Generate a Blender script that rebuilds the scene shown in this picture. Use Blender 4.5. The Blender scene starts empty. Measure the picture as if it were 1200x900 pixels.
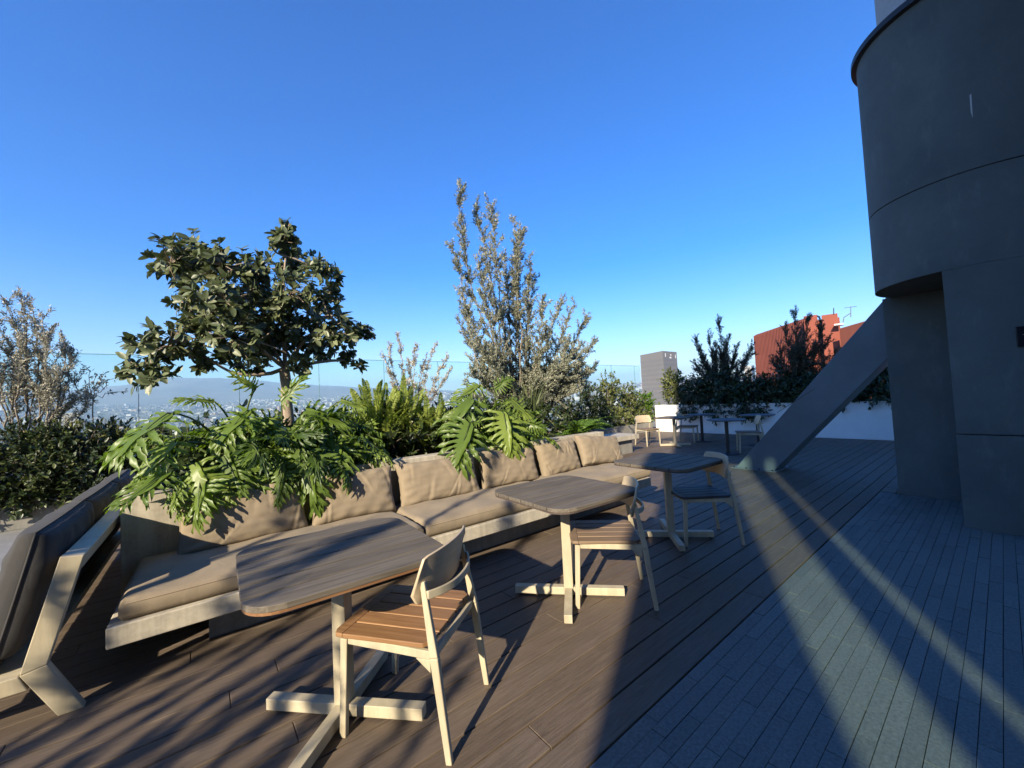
import bpy, bmesh, math, random
import numpy as np
from mathutils import Vector, Matrix

R = math.radians
rng = np.random.default_rng(7)
random.seed(7)
scene = bpy.context.scene
COL = scene.collection

# ------------------------------------------------------------------ camera
CAM_H, PITCH, ROLL, YAW = 1.42, R(2.181), R(-2.779), R(52.245)
FPX = 460.04                                   # focal length in pixels of a 1200 px wide frame
fw = Vector((math.cos(YAW) * math.cos(PITCH), math.sin(YAW) * math.cos(PITCH), math.sin(PITCH)))
rt0 = Vector((math.sin(YAW), -math.cos(YAW), 0))
up0 = rt0.cross(fw)
rt = rt0 * math.cos(ROLL) + up0 * math.sin(ROLL)
up = up0 * math.cos(ROLL) - rt0 * math.sin(ROLL)
cam_d = bpy.data.cameras.new('camera')
cam_d.sensor_width = 36.0
cam_d.lens = FPX / 1200 * 36
cam_d.clip_start = 0.05
cam_d.clip_end = 60000
cam = bpy.data.objects.new('camera', cam_d)
COL.objects.link(cam)
cam.matrix_world = Matrix(((rt.x, up.x, -fw.x, 0), (rt.y, up.y, -fw.y, 0), (rt.z, up.z, -fw.z, CAM_H), (0, 0, 0, 1)))
scene.camera = cam

# ------------------------------------------------------------------ sky, sun, exposure
SUN_EL, SUN_AZ = R(25.5), R(28.0)              # SUN_AZ: direction in which the shadows fall
ld = Vector((math.cos(SUN_AZ) * math.cos(SUN_EL), math.sin(SUN_AZ) * math.cos(SUN_EL), -math.sin(SUN_EL)))
world = bpy.data.worlds.new('World')
scene.world = world
world.use_nodes = True
wn = world.node_tree
sky = wn.nodes.new('ShaderNodeTexSky')
sky.sky_type = 'NISHITA'
sky.sun_disc = False
sky.sun_elevation = SUN_EL
sky.sun_rotation = math.atan2(-ld.x, -ld.y)
sky.altitude = 0
sky.air_density = 1.0
sky.dust_density = 0.2
sky.ozone_density = 3.0
bg = wn.nodes['Background']
sky_hs = wn.nodes.new('ShaderNodeHueSaturation')          # the photograph's deep, saturated blue
sky_hs.inputs['Saturation'].default_value = 1.5
sky_hs.inputs['Hue'].default_value = 0.516
wn.links.new(sky.outputs[0], sky_hs.inputs['Color'])
wn.links.new(sky_hs.outputs[0], bg.inputs[0])
bg.inputs[1].default_value = 0.115
sun_d = bpy.data.lights.new('sun', 'SUN')
sun_d.energy = 5.0
sun_d.angle = R(0.53)
sun_d.color = (1.0, 0.86, 0.65)
sun = bpy.data.objects.new('sun', sun_d)
COL.objects.link(sun)
sun.rotation_euler = ld.to_track_quat('-Z', 'Y').to_euler()
sun.location = (-30, -16, 25)
vs = scene.view_settings
vs.view_transform = 'Standard'
vs.look = 'None'
vs.exposure = 1.3
vs.gamma = 1
vs.use_curve_mapping = False
scene.cycles.max_bounces = 8
scene.cycles.transparent_max_bounces = 16
scene.cycles.volume_bounces = 0
scene.cycles.caustics_reflective = False
scene.cycles.caustics_refractive = False

# ------------------------------------------------------------------ measuring helpers: a photo pixel at a known depth
def ray(px, py):
    return fw * FPX + rt * (px - 600) - up * (py - 450)
def at_y(px, py, y):
    d = ray(px, py); return Vector((0, 0, CAM_H)) + d * (y / d.y)
def at_x(px, py, x):
    d = ray(px, py); return Vector((0, 0, CAM_H)) + d * (x / d.x)
def at_z(px, py, z):
    d = ray(px, py); return Vector((0, 0, CAM_H)) + d * ((z - CAM_H) / d.z)
def at_d(px, py, dist):
    d = ray(px, py); return Vector((0, 0, CAM_H)) + d * (dist / math.hypot(d.x, d.y))

# ------------------------------------------------------------------ object helpers
def tag(o, label=None, cat=None, group=None, kind=None):
    if label: o['label'] = label
    if cat: o['category'] = cat
    if group: o['group'] = group
    if kind: o['kind'] = kind
    return o
def thing(name, label, cat, loc=(0, 0, 0), rz=0.0, group=None):
    o = bpy.data.objects.new(name, None)
    o.empty_display_size = 0.2
    COL.objects.link(o)
    o.location = loc
    o.rotation_euler = (0, 0, rz)
    return tag(o, label, cat, group)
def copy_tree(o, parent=None):
    c = o.copy(); COL.objects.link(c)
    if parent: c.parent = parent
    for ch in list(o.children): copy_tree(ch, c)
    return c
def link(name, me, mat, parent=None, loc=None):
    o = bpy.data.objects.new(name, me)
    COL.objects.link(o)
    if mat is not None:
        for m in (mat if isinstance(mat, (list, tuple)) else [mat]): me.materials.append(m)
    if parent: o.parent = parent
    if loc is not None: o.location = loc
    return o
def bevel(o, w=0.004, seg=2, ang=35):
    m = o.modifiers.new('bevel', 'BEVEL'); m.width = w; m.segments = seg
    m.limit_method = 'ANGLE'; m.angle_limit = R(ang); m.harden_normals = False
    return o
def smooth(o, ang=None):
    me = o.data
    me.polygons.foreach_set('use_smooth', [True] * len(me.polygons))
    if ang is not None:
        try: me.set_sharp_from_angle(angle=R(ang))
        except Exception: pass
    return o

class MB:
    """collects solid shapes and builds them as ONE mesh"""
    def __init__(s): s.v = []; s.f = []
    def add(s, vs_, fs):
        b = len(s.v); s.v += [tuple(v) for v in vs_]; s.f += [tuple(b + i for i in f) for f in fs]; return s
    def box(s, x0, x1, y0, y1, z0, z1, M=None):
        vv = [Vector(p) for p in ((x0, y0, z0), (x1, y0, z0), (x1, y1, z0), (x0, y1, z0), (x0, y0, z1), (x1, y0, z1), (x1, y1, z1), (x0, y1, z1))]
        if M is not None: vv = [M @ p for p in vv]
        return s.add(vv, [(3, 2, 1, 0), (4, 5, 6, 7), (0, 1, 5, 4), (1, 2, 6, 5), (2, 3, 7, 6), (3, 0, 4, 7)])
    def bar(s, p0, p1, w, h, ref=(0, 1, 0), w1=None, h1=None):
        """rectangular bar p0-p1; w across (ref direction), h in the third direction"""
        p0 = Vector(p0); p1 = Vector(p1); d = (p1 - p0).normalized()
        a = Vector(ref); a = (a - d * a.dot(d)).normalized(); b = d.cross(a)
        w1 = w if w1 is None else w1; h1 = h if h1 is None else h1
        vv = []
        for p, ww, hh in ((p0, w, h), (p1, w1, h1)):
            for sa, sb in ((-1, -1), (1, -1), (1, 1), (-1, 1)): vv.append(p + a * (sa * ww / 2) + b * (sb * hh / 2))
        return s.add(vv, [(3, 2, 1, 0), (4, 5, 6, 7), (0, 1, 5, 4), (1, 2, 6, 5), (2, 3, 7, 6), (3, 0, 4, 7)])
    def prism(s, poly, f0, f1):
        """poly: list of 2-D points (counter-clockwise), f0/f1 map (a,b)->3-D point"""
        n = len(poly)
        vv = [f0(a, b) for a, b in poly] + [f1(a, b) for a, b in poly]
        fs = [tuple(range(n))[::-1], tuple(range(n, 2 * n))] + [(i, (i + 1) % n, n + (i + 1) % n, n + i) for i in range(n)]
        return s.add(vv, fs)
    def loft(s, rings, cap=True, closed=True):
        n = len(rings[0]); vv = [p for r in rings for p in r]; fs = []
        for i in range(len(rings) - 1):
            for k in range(n if closed else n - 1):
                k2 = (k + 1) % n
                fs.append((i * n + k, i * n + k2, (i + 1) * n + k2, (i + 1) * n + k))
        if cap and closed:
            fs.append(tuple(range(n))[::-1]); fs.append(tuple((len(rings) - 1) * n + k for k in range(n)))
        return s.add(vv, fs)
    def tube(s, pts, rad, n=8, cap=True):
        pts = [Vector(p) for p in pts]
        rings = []
        a = None
        for i, p in enumerate(pts):
            d = (pts[min(i + 1, len(pts) - 1)] - pts[max(i - 1, 0)]).normalized()
            if a is None: a = d.orthogonal().normalized()
            a = (a - d * a.dot(d)).normalized(); b = d.cross(a)
            r = rad[i] if isinstance(rad, (list, tuple)) else rad
            rings.append([p + a * (math.cos(2 * math.pi * k / n) * r) + b * (math.sin(2 * math.pi * k / n) * r) for k in range(n)])
        return s.loft(rings, cap)
    def build(s, name, mat, parent=None, loc=None):
        me = bpy.data.meshes.new(name)
        me.from_pydata(s.v, [], s.f); me.validate(); me.update()
        return link(name, me, mat, parent, loc)

def tri_mesh(name, V, T, mat, parent=None, rnd=None):
    """fast triangle mesh from numpy arrays, with an optional per-vertex random value"""
    me = bpy.data.meshes.new(name)
    V = np.ascontiguousarray(V, dtype=np.float32); T = np.ascontiguousarray(T, dtype=np.int32)
    me.vertices.add(len(V)); me.vertices.foreach_set('co', V.ravel())
    me.loops.add(T.size); me.loops.foreach_set('vertex_index', T.ravel())
    me.polygons.add(len(T))
    me.polygons.foreach_set('loop_start', np.arange(0, T.size, 3, dtype=np.int32))
    if rnd is not None:
        at = me.attributes.new('leaf_tone', 'FLOAT', 'POINT'); at.data.foreach_set('value', np.ascontiguousarray(rnd, dtype=np.float32))
    me.update(calc_edges=True)
    return link(name, me, mat, parent)

# ------------------------------------------------------------------ materials
def new_mat(name):
    m = bpy.data.materials.new(name); m.use_nodes = True
    nt = m.node_tree
    return m, nt, nt.nodes['Principled BSDF']
def nd(nt, typ, **kw):
    n = nt.nodes.new(typ)
    for k, v in kw.items(): setattr(n, k, v)
    return n
def ramp(nt, stops):
    r = nt.nodes.new('ShaderNodeValToRGB')
    e = r.color_ramp.elements
    e[0].position, e[0].color = stops[0][0], (*stops[0][1], 1)
    e[1].position, e[1].color = stops[-1][0], (*stops[-1][1], 1)
    for p, c in stops[1:-1]:
        x = e.new(p); x.color = (*c, 1)
    return r
def sc_(c, k): return tuple(min(1, x * k) for x in c)
def coords(nt, scale=(1, 1, 1), rot=(0, 0, 0), kind='Object'):
    tc = nd(nt, 'ShaderNodeTexCoord'); mp = nd(nt, 'ShaderNodeMapping')
    mp.inputs['Scale'].default_value = scale; mp.inputs['Rotation'].default_value = rot
    nt.links.new(tc.outputs[kind], mp.inputs[0]); return mp.outputs[0]
def noise(nt, vec, scale, detail=6, rough=0.6, dist=0.0):
    n = nd(nt, 'ShaderNodeTexNoise'); n.inputs['Scale'].default_value = scale
    n.inputs['Detail'].default_value = detail; n.inputs['Roughness'].default_value = rough
    n.inputs['Distortion'].default_value = dist
    if vec is not None: nt.links.new(vec, n.inputs['Vector'])
    return n
def mixc(nt, a, b, fac, mode='MIX'):
    m = nd(nt, 'ShaderNodeMix', data_type='RGBA', blend_type=mode)
    for sock, val in ((m.inputs[0], fac), (m.inputs[6], a), (m.inputs[7], b)):
        if isinstance(val, bpy.types.NodeSocket): nt.links.new(val, sock)
        elif isinstance(val, (int, float)): sock.default_value = val
        else: sock.default_value = (*val, 1)
    return m.outputs[2]
def bump(nt, p, h, strength=0.3, dist=0.01, nrm=None):
    b = nd(nt, 'ShaderNodeBump'); b.inputs['Strength'].default_value = strength; b.inputs['Distance'].default_value = dist
    nt.links.new(h, b.inputs['Height'])
    if nrm is not None: nt.links.new(nrm, b.inputs['Normal'])
    nt.links.new(b.outputs[0], p.inputs['Normal']); return b.outputs[0]

def m_plain(name, c, rough=0.7, var=0.18, scale=6, fine=90, bstr=0.15, bdist=0.004, spec=0.4, metal=0.0):
    m, nt, p = new_mat(name)
    v = coords(nt)
    n1 = noise(nt, v, scale); n2 = noise(nt, v, fine, 4)
    r = ramp(nt, [(0.28, sc_(c, 1 - var)), (0.72, sc_(c, 1 + var))])
    nt.links.new(n1.outputs[0], r.inputs[0])
    r2 = ramp(nt, [(0.2, (1 - var * .7,) * 3), (0.8, (1 + 0 * var,) * 3)])
    nt.links.new(n2.outputs[0], r2.inputs[0])
    nt.links.new(mixc(nt, r.outputs[0], r2.outputs[0], 1.0, 'MULTIPLY'), p.inputs['Base Color'])
    p.inputs['Roughness'].default_value = rough; p.inputs['Specular IOR Level'].default_value = spec
    p.inputs['Metallic'].default_value = metal
    if bstr: bump(nt, p, n2.outputs[0], bstr, bdist)
    return m
def m_wood(name, stops, stretch=(3, 40, 40), rough=0.6, scale=1.0, bstr=0.2, island=0.25, spec=0.35, bdist=0.002, rot=(0, 0, 0)):
    m, nt, p = new_mat(name)
    v = coords(nt, stretch, rot)
    geo = nd(nt, 'ShaderNodeNewGeometry')
    n1 = noise(nt, v, scale, 8, 0.65, 0.6)
    nt.links.new(n1.outputs[0], (r := ramp(nt, stops)).inputs[0])
    r2 = ramp(nt, [(0, (1 - island,) * 3), (1, (1.0,) * 3)])
    nt.links.new(geo.outputs['Random Per Island'], r2.inputs[0])
    big = noise(nt, coords(nt), 2.2, 3)
    r3 = ramp(nt, [(0.3, (0.82, 0.82, 0.84)), (0.7, (1, 1, 1))]); nt.links.new(big.outputs[0], r3.inputs[0])
    c = mixc(nt, r.outputs[0], r2.outputs[0], 1.0, 'MULTIPLY')
    c = mixc(nt, c, r3.outputs[0], 1.0, 'MULTIPLY')
    nt.links.new(c, p.inputs['Base Color'])
    p.inputs['Roughness'].default_value = rough; p.inputs['Specular IOR Level'].default_value = spec
    bump(nt, p, n1.outputs[0], bstr, bdist)
    return m
def m_leaf(name, stops, rough=0.42, trans=0.28, spec=0.5, tcol=None):
    m, nt, p = new_mat(name)
    a = nd(nt, 'ShaderNodeAttribute', attribute_name='leaf_tone')
    r = ramp(nt, stops); nt.links.new(a.outputs['Fac'], r.inputs[0])
    nt.links.new(r.outputs[0], p.inputs['Base Color'])
    p.inputs['Roughness'].default_value = rough; p.inputs['Specular IOR Level'].default_value = spec
    tr = nd(nt, 'ShaderNodeBsdfTranslucent')
    hs = nd(nt, 'ShaderNodeHueSaturation'); hs.inputs['Value'].default_value = 1.7; hs.inputs['Saturation'].default_value = 1.15
    nt.links.new(r.outputs[0], hs.inputs['Color']); nt.links.new(hs.outputs[0], tr.inputs[0])
    mx = nd(nt, 'ShaderNodeMixShader'); mx.inputs[0].default_value = trans
    nt.links.new(p.outputs[0], mx.inputs[1]); nt.links.new(tr.outputs[0], mx.inputs[2])
    nt.links.new(mx.outputs[0], nt.nodes['Material Output'].inputs[0])
    return m

def m_fabric(name, c, var=0.12):
    m, nt, p = new_mat(name)
    v = coords(nt)
    n1 = noise(nt, v, 5, 5); n2 = noise(nt, coords(nt, (1, 1, 1)), 420, 2)
    wr = noise(nt, coords(nt, (1, 1, 0.45)), 9, 3, 0.5, 0.8)
    r = ramp(nt, [(0.3, sc_(c, 1 - var)), (0.7, sc_(c, 1 + var))]); nt.links.new(n1.outputs[0], r.inputs[0])
    r2 = ramp(nt, [(0.25, (0.8,) * 3), (0.75, (1.0,) * 3)]); nt.links.new(n2.outputs[0], r2.inputs[0])
    nt.links.new(mixc(nt, r.outputs[0], r2.outputs[0], 1.0, 'MULTIPLY'), p.inputs['Base Color'])
    p.inputs['Roughness'].default_value = 0.92; p.inputs['Specular IOR Level'].default_value = 0.15
    p.inputs['Sheen Weight'].default_value = 0.05
    b = bump(nt, p, wr.outputs[0], 0.22, 0.02)
    bump(nt, p, n2.outputs[0], 0.25, 0.0015, b)
    return m

def m_concrete(name, c, streak=0.0, var=0.16, rough=0.85):
    m, nt, p = new_mat(name)
    v = coords(nt)
    n1 = noise(nt, v, 2.6, 8, 0.65); n2 = noise(nt, v, 38, 6); n3 = noise(nt, v, 160, 3)
    r = ramp(nt, [(0.3, sc_(c, 1 - var)), (0.55, c), (0.75, sc_(c, 1 + var))]); nt.links.new(n1.outputs[0], r.inputs[0])
    r2 = ramp(nt, [(0.3, (0.86, 0.85, 0.83)), (0.6, (1, 1, 1))]); nt.links.new(n2.outputs[0], r2.inputs[0])
    col = mixc(nt, r.outputs[0], r2.outputs[0], 1.0, 'MULTIPLY')
    if streak:
        n4 = noise(nt, coords(nt, (9, 9, 0.5)), 2, 5); r4 = ramp(nt, [(0.38, (1 - streak,) * 3), (0.6, (1, 1, 1))])
        nt.links.new(n4.outputs[0], r4.inputs[0]); col = mixc(nt, col, r4.outputs[0], 1.0, 'MULTIPLY')
    nt.links.new(col, p.inputs['Base Color'])
    p.inputs['Roughness'].default_value = rough; p.inputs['Specular IOR Level'].default_value = 0.3
    b = bump(nt, p, n2.outputs[0], 0.12, 0.006); bump(nt, p, n3.outputs[0], 0.2, 0.002, b)
    return m

M = {}
M['frame'] = m_wood('cream_ash_wood', [(0.25, (.39, .335, .225)), (0.55, (.50, .44, .305)), (0.8, (.57, .505, .36))], (14, 14, 2.2), 0.5, 1.0, 0.12, 0.06)
M['ply'] = m_wood('pale_plywood', [(0.25, (.42, .33, .21)), (0.55, (.52, .42, .28)), (0.8, (.58, .48, .33))], (3, 30, 30), 0.45, 1.0, 0.1, 0.0)
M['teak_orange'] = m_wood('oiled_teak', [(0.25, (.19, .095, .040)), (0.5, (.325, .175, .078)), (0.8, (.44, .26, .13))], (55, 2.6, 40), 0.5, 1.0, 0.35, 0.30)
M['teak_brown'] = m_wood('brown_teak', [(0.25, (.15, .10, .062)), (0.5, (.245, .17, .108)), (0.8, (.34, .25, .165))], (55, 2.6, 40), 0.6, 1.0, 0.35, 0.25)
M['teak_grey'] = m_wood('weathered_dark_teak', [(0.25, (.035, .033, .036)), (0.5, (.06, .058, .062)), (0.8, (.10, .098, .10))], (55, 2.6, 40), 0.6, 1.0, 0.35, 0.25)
M['top_grey'] = m_wood('weathered_grey_table_wood', [(0.25, (.085, .073, .056)), (0.5, (.160, .138, .108)), (0.8, (.245, .212, .168))], (2.4, 60, 40), 0.75, 1.0, 0.45, 0.22, spec=0.15, bdist=0.003)
M['edge_teak'] = m_wood('teak_edge', [(0.25, (.15, .075, .035)), (0.5, (.25, .13, .06)), (0.8, (.32, .18, .09))], (3, 30, 60), 0.55, 1.0, 0.3, 0.0)
M['edge_grey'] = m_wood('weathered_edge', [(0.25, (.05, .038, .03)), (0.5, (.09, .068, .054)), (0.8, (.13, .10, .08))], (3, 30, 60), 0.6, 1.0, 0.3, 0.0)
M['taupe'] = m_fabric('taupe_canvas', (.278, .225, .157))
M['charcoal'] = m_fabric('charcoal_canvas', (.062, .061, .061))
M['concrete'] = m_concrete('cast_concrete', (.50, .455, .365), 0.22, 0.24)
M['concrete_dark'] = m_concrete('dark_grey_concrete', (.26, .25, .225), 0.15)  # darker grey concrete for plinths, low planter and block walls
M['concrete_floor'] = m_concrete('floor_concrete', (.23, .232, .225))
M['white'] = m_plain('white_paint', (.80, .79, .76), 0.7, 0.05, 3, 60, 0.08)
M['slate'] = m_plain('slate_blue_paint', (.125, .160, .175), 0.55, 0.22, 1.3, 120, 0.12, 0.004)
M['metal_dark'] = m_plain('dark_metal', (.025, .025, .028), 0.45, 0.1, 8, 80, 0.05)
M['disc_top'] = m_plain('dark_grey_table_laminate', (.10, .105, .115), 0.4, 0.1, 8, 80, 0.05)
M['glide'] = m_plain('nylon_glide', (.05, .05, .05), 0.5, 0.1, 8, 80, 0)
M['soil'] = m_plain('dark_soil', (.035, .026, .018), 0.95, 0.4, 14, 70, 0.8, 0.03)
M['bark'] = m_wood('grey_bark', [(0.3, (.13, .105, .08)), (0.6, (.26, .22, .17)), (0.8, (.36, .31, .25))], (18, 18, 6), 0.85, 1.0, 0.6, 0.0, bdist=0.01)
M['bark_pale'] = m_wood('pale_bark', [(0.3, (.22, .17, .125)), (0.6, (.38, .31, .24)), (0.8, (.46, .39, .31))], (18, 18, 9), 0.8, 1.0, 0.5, 0.0, bdist=0.006)
M['stem'] = m_plain('green_stem', (.07, .10, .03), 0.5, 0.2, 9, 60, 0.1)
M['leaf_philo'] = m_leaf('philodendron_leaf', [(0, (.036, .070, .014)), (0.5, (.125, .195, .032)), (0.85, (.225, .295, .055)), (1, (.33, .37, .08))], 0.42, 0.36, 0.5)
M['leaf_rubber'] = m_leaf('leathery_leaf', [(0, (.040, .058, .024)), (0.45, (.092, .118, .052)), (0.8, (.165, .188, .092)), (0.95, (.24, .25, .12)), (1, (.42, .37, .10))], 0.45, 0.15, 0.5)
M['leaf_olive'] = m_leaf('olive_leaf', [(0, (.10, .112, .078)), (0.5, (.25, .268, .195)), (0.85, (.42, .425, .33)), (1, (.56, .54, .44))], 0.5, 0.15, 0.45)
M['leaf_silver'] = m_leaf('silver_leaf', [(0, (.24, .22, .16)), (0.5, (.44, .40, .31)), (0.85, (.58, .53, .44)), (1, (.68, .62, .53))], 0.55, 0.15, 0.4)
M['leaf_dry'] = m_leaf('grey_dry_leaf', [(0, (.15, .15, .115)), (0.5, (.34, .335, .265)), (0.85, (.52, .51, .42)), (1, (.64, .62, .53))], 0.5, 0.12, 0.45)
M['leaf_fern'] = m_leaf('fern_leaf', [(0, (.13, .18, .035)), (0.5, (.25, .31, .065)), (0.9, (.36, .40, .10)), (1, (.45, .45, .15))], 0.45, 0.42, 0.4)
M['leaf_bright'] = m_leaf('bright_leaf', [(0, (.05, .11, .015)), (0.5, (.10, .19, .022)), (1, (.18, .27, .04))], 0.45, 0.35, 0.4)
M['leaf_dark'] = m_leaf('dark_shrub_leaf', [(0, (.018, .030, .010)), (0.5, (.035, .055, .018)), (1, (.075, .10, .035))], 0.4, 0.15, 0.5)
M['leaf_shrub'] = m_leaf('shrub_leaf', [(0, (.055, .075, .022)), (0.5, (.12, .145, .042)), (0.9, (.21, .215, .07)), (1, (.29, .26, .09))], 0.45, 0.25, 0.4)
M['leaf_strap'] = m_leaf('strap_leaf', [(0, (.06, .085, .035)), (0.5, (.11, .14, .06)), (1, (.19, .21, .10))], 0.5, 0.25, 0.4)
# glass
mg, nt, p = new_mat('balustrade_glass')
tb = nd(nt, 'ShaderNodeBsdfTransparent'); tb.inputs[0].default_value = (.80, .93, .93, 1)
gl = nd(nt, 'ShaderNodeBsdfGlossy'); gl.inputs[0].default_value = (.9, .96, .98, 1); gl.inputs['Roughness'].default_value = 0.02
fr = nd(nt, 'ShaderNodeFresnel'); fr.inputs[0].default_value = 1.45
mx = nd(nt, 'ShaderNodeMixShader')
nt.links.new(fr.outputs[0], mx.inputs[0]); nt.links.new(tb.outputs[0], mx.inputs[1]); nt.links.new(gl.outputs[0], mx.inputs[2])
nt.links.new(mx.outputs[0], nt.nodes['Material Output'].inputs[0])
M['glass'] = mg
mg, nt, p = new_mat('green_tinted_facade_glass')
tb = nd(nt, 'ShaderNodeBsdfTransparent'); tb.inputs[0].default_value = (.46, .64, .60, 1)
nt.links.new(tb.outputs[0], nt.nodes['Material Output'].inputs[0])
M['tint'] = mg

# ================================================================== SETTING: floors
DECK_ROT = R(0.9)
MD = Matrix.Translation((3, 1.13, 0)) @ Matrix.Rotation(DECK_ROT, 4, 'Z') @ Matrix.Translation((-3, -1.13, 0))
# composite deck: real boards with open joints over a dark void
m, nt, p = new_mat('brown_composite_board')
geo = nd(nt, 'ShaderNodeNewGeometry')
v = coords(nt, (4, 95, 40), (0, 0, -DECK_ROT))
g = noise(nt, v, 1.0, 8, 0.7, 1.2)
r = ramp(nt, [(0.25, (.084, .064, .047)), (0.5, (.142, .110, .083)), (0.8, (.205, .164, .128))]); nt.links.new(g.outputs[0], r.inputs[0])
r2 = ramp(nt, [(0, (.80, .78, .76)), (0.5, (.92, .92, .92)), (1, (1, 1, 1))]); nt.links.new(geo.outputs['Random Per Island'], r2.inputs[0])
st = noise(nt, coords(nt), 1.4, 6, 0.62); r3 = ramp(nt, [(0.32, (.78, .78, .78)), (0.65, (1.06, 1.05, 1.03))]); nt.links.new(st.outputs[0], r3.inputs[0])
c = mixc(nt, r.outputs[0], r2.outputs[0], 1.0, 'MULTIPLY'); c = mixc(nt, c, r3.outputs[0], 1.0, 'MULTIPLY')
nt.links.new(c, p.inputs['Base Color'])
rr = ramp(nt, [(0.3, (.48,) * 3), (0.7, (.66,) * 3)]); nt.links.new(st.outputs[0], rr.inputs[0]); nt.links.new(rr.outputs[0], p.inputs['Roughness'])
p.inputs['Specular IOR Level'].default_value = 0.2
bump(nt, p, g.outputs[0], 0.55, 0.004)
M['deck'] = m
deck = MB()
PW = 0.148
for k in range(-62, 50):
    y0 = 1.13 + k * PW
    x_lo, x_hi = (-1.32, 12.9) if k >= 0 else (6.86, 12.9)
    if y0 > 8.25: continue
    L = 2.9
    x = x_lo - random.random() * L
    while x < x_hi:
        a, b = max(x, x_lo), min(x + L, x_hi)
        if b - a > 0.05:
            dz = random.uniform(-.0012, .0012)
            deck.box(a + .0015, b - .0015, y0 + .0042, y0 + PW - .0042, -.024, dz, MD)
        x += L
tag(bevel(deck.build('deck', M['deck']), 0.0025, 1), kind='structure')

# pavers: narrow stone strips in running bond
m, nt, p = new_mat('blue_grey_stone_strips')
v = coords(nt)
geo = nd(nt, 'ShaderNodeNewGeometry')
n1 = noise(nt, v, 70, 6, 0.7); n2 = noise(nt, v, 1.2, 5)
r = ramp(nt, [(0.3, (.092, .098, .090)), (0.7, (.195, .203, .185))]); nt.links.new(n1.outputs[0], r.inputs[0])
r2 = ramp(nt, [(0, (.80,) * 3), (1, (1,) * 3)]); nt.links.new(geo.outputs['Random Per Island'], r2.inputs[0])
r3 = ramp(nt, [(0.3, (.85,) * 3), (0.7, (1.05,) * 3)]); nt.links.new(n2.outputs[0], r3.inputs[0])
c = mixc(nt, r.outputs[0], r2.outputs[0], 1.0, 'MULTIPLY'); c = mixc(nt, c, r3.outputs[0], 1.0, 'MULTIPLY')
nt.links.new(c, p.inputs['Base Color']); p.inputs['Roughness'].default_value = 0.75
bump(nt, p, n1.outputs[0], 0.5, 0.003)
M['paver'] = m
pv = MB()
VW = 0.062
for k in range(130):
    y1 = 1.124 - k * VW
    x = -1.8 - random.random() * .5
    while x < 6.84:
        L = random.choice((.24, .36, .48))
        a, b = x, min(x + L, 6.84)
        if b - a > .04:
            zt = random.uniform(-.0025, .0005); w = random.uniform(.0012, .0026)
            pv.add([MD @ Vector(q) for q in ((a + .0015, y1 - VW + w, zt), (b - .0015, y1 - VW + w, zt), (b - .0015, y1 - w * .4, zt), (a + .0015, y1 - w * .4, zt),
                                            (a + .0015, y1 - VW + w, -.02), (b - .0015, y1 - VW + w, -.02), (b - .0015, y1 - w * .4, -.02), (a + .0015, y1 - w * .4, -.02))],
                   [(0, 1, 2, 3), (4, 5, 1, 0), (5, 6, 2, 1), (6, 7, 3, 2), (7, 4, 0, 3)])
        x += L
tag(pv.build('paver_floor', M['paver']), kind='structure')
void = MB().box(-12, 14.6, -16, 10.6, -.30, -.0245)
tag(void.build('floor_bedding', m_plain('dark_bedding', (.008, .008, .008), .9, .2)), kind='structure')
cf = MB().box(-11, -1.325, -14, 9.0, -.0240, 0.0)
tag(cf.build('concrete_floor', M['concrete_floor']), kind='structure')
tag(MB().box(-12.2, 14.8, -16.2, 10.8, -95, -.302).build('building_base', M['concrete_dark']), kind='structure')

# ================================================================== dark cylindrical stair tower, diagonal beam
TC, TR = Vector((6.47, .18)), 0.83
Z_OV, Z_SEAM, Z_RIM = 2.46, 3.34, 5.18
tower = thing('stair_tower', 'tall dark slate round tower with an undercut niche at its foot', 'tower', (TC.x, TC.y, 0))
def ring(rad, z, a0=0, a1=360, n=96):
    return [(rad * math.cos(R(a0 + (a1 - a0) * i / n)), rad * math.sin(R(a0 + (a1 - a0) * i / n)), z) for i in range(n + (0 if a1 - a0 == 360 else 1))]
# slate paint with weather marks
m, nt, p = new_mat('slate_render')
v = coords(nt)
n1 = noise(nt, v, 1.1, 7, 0.65); n2 = noise(nt, v, 150, 3); n3 = noise(nt, coords(nt, (3, 3, 1.2)), 2.0, 6, 0.7)
r = ramp(nt, [(0.3, (.084, .096, .092)), (0.7, (.128, .142, .134))]); nt.links.new(n1.outputs[0], r.inputs[0])
r3 = ramp(nt, [(0.55, (0, 0, 0)), (0.80, (.34, .34, .34))]); nt.links.new(n3.outputs[0], r3.inputs[0])
nt.links.new(mixc(nt, r.outputs[0], (.24, .25, .235), r3.outputs[0]), p.inputs['Base Color'])
p.inputs['Roughness'].default_value = 0.8; p.inputs['Specular IOR Level'].default_value = 0.25
bump(nt, p, n2.outputs[0], 0.3, 0.004)
M['render'] = m
def shell(name, z0, z1, rad=TR, mat=None, n=96, dz=0):
    return smooth(MB().loft([ring(rad, z0), ring(rad, z1)]).build(name, mat or M['render'], tower), 40)
shell('upper_drum', Z_SEAM + .006, Z_RIM)
shell('seam_joint', Z_SEAM - .006, Z_SEAM + .006, TR - .012, M['metal_dark'])
shell('lower_drum', Z_OV, Z_SEAM - .006)
rim = smooth(MB().loft([ring(TR + .006, Z_RIM), ring(TR + .05, Z_RIM + .01), ring(TR + .05, Z_RIM + .07), ring(TR - .06, Z_RIM + .08)]).build('rim_flashing', M['metal_dark'], tower), 40)
capd = smooth(MB().loft([ring(.62, Z_RIM + .08), ring(.62, Z_RIM + 1.9)]).build('roof_cap', m_concrete('light_grey_cap', (.42, .42, .41)), tower), 40)
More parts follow.
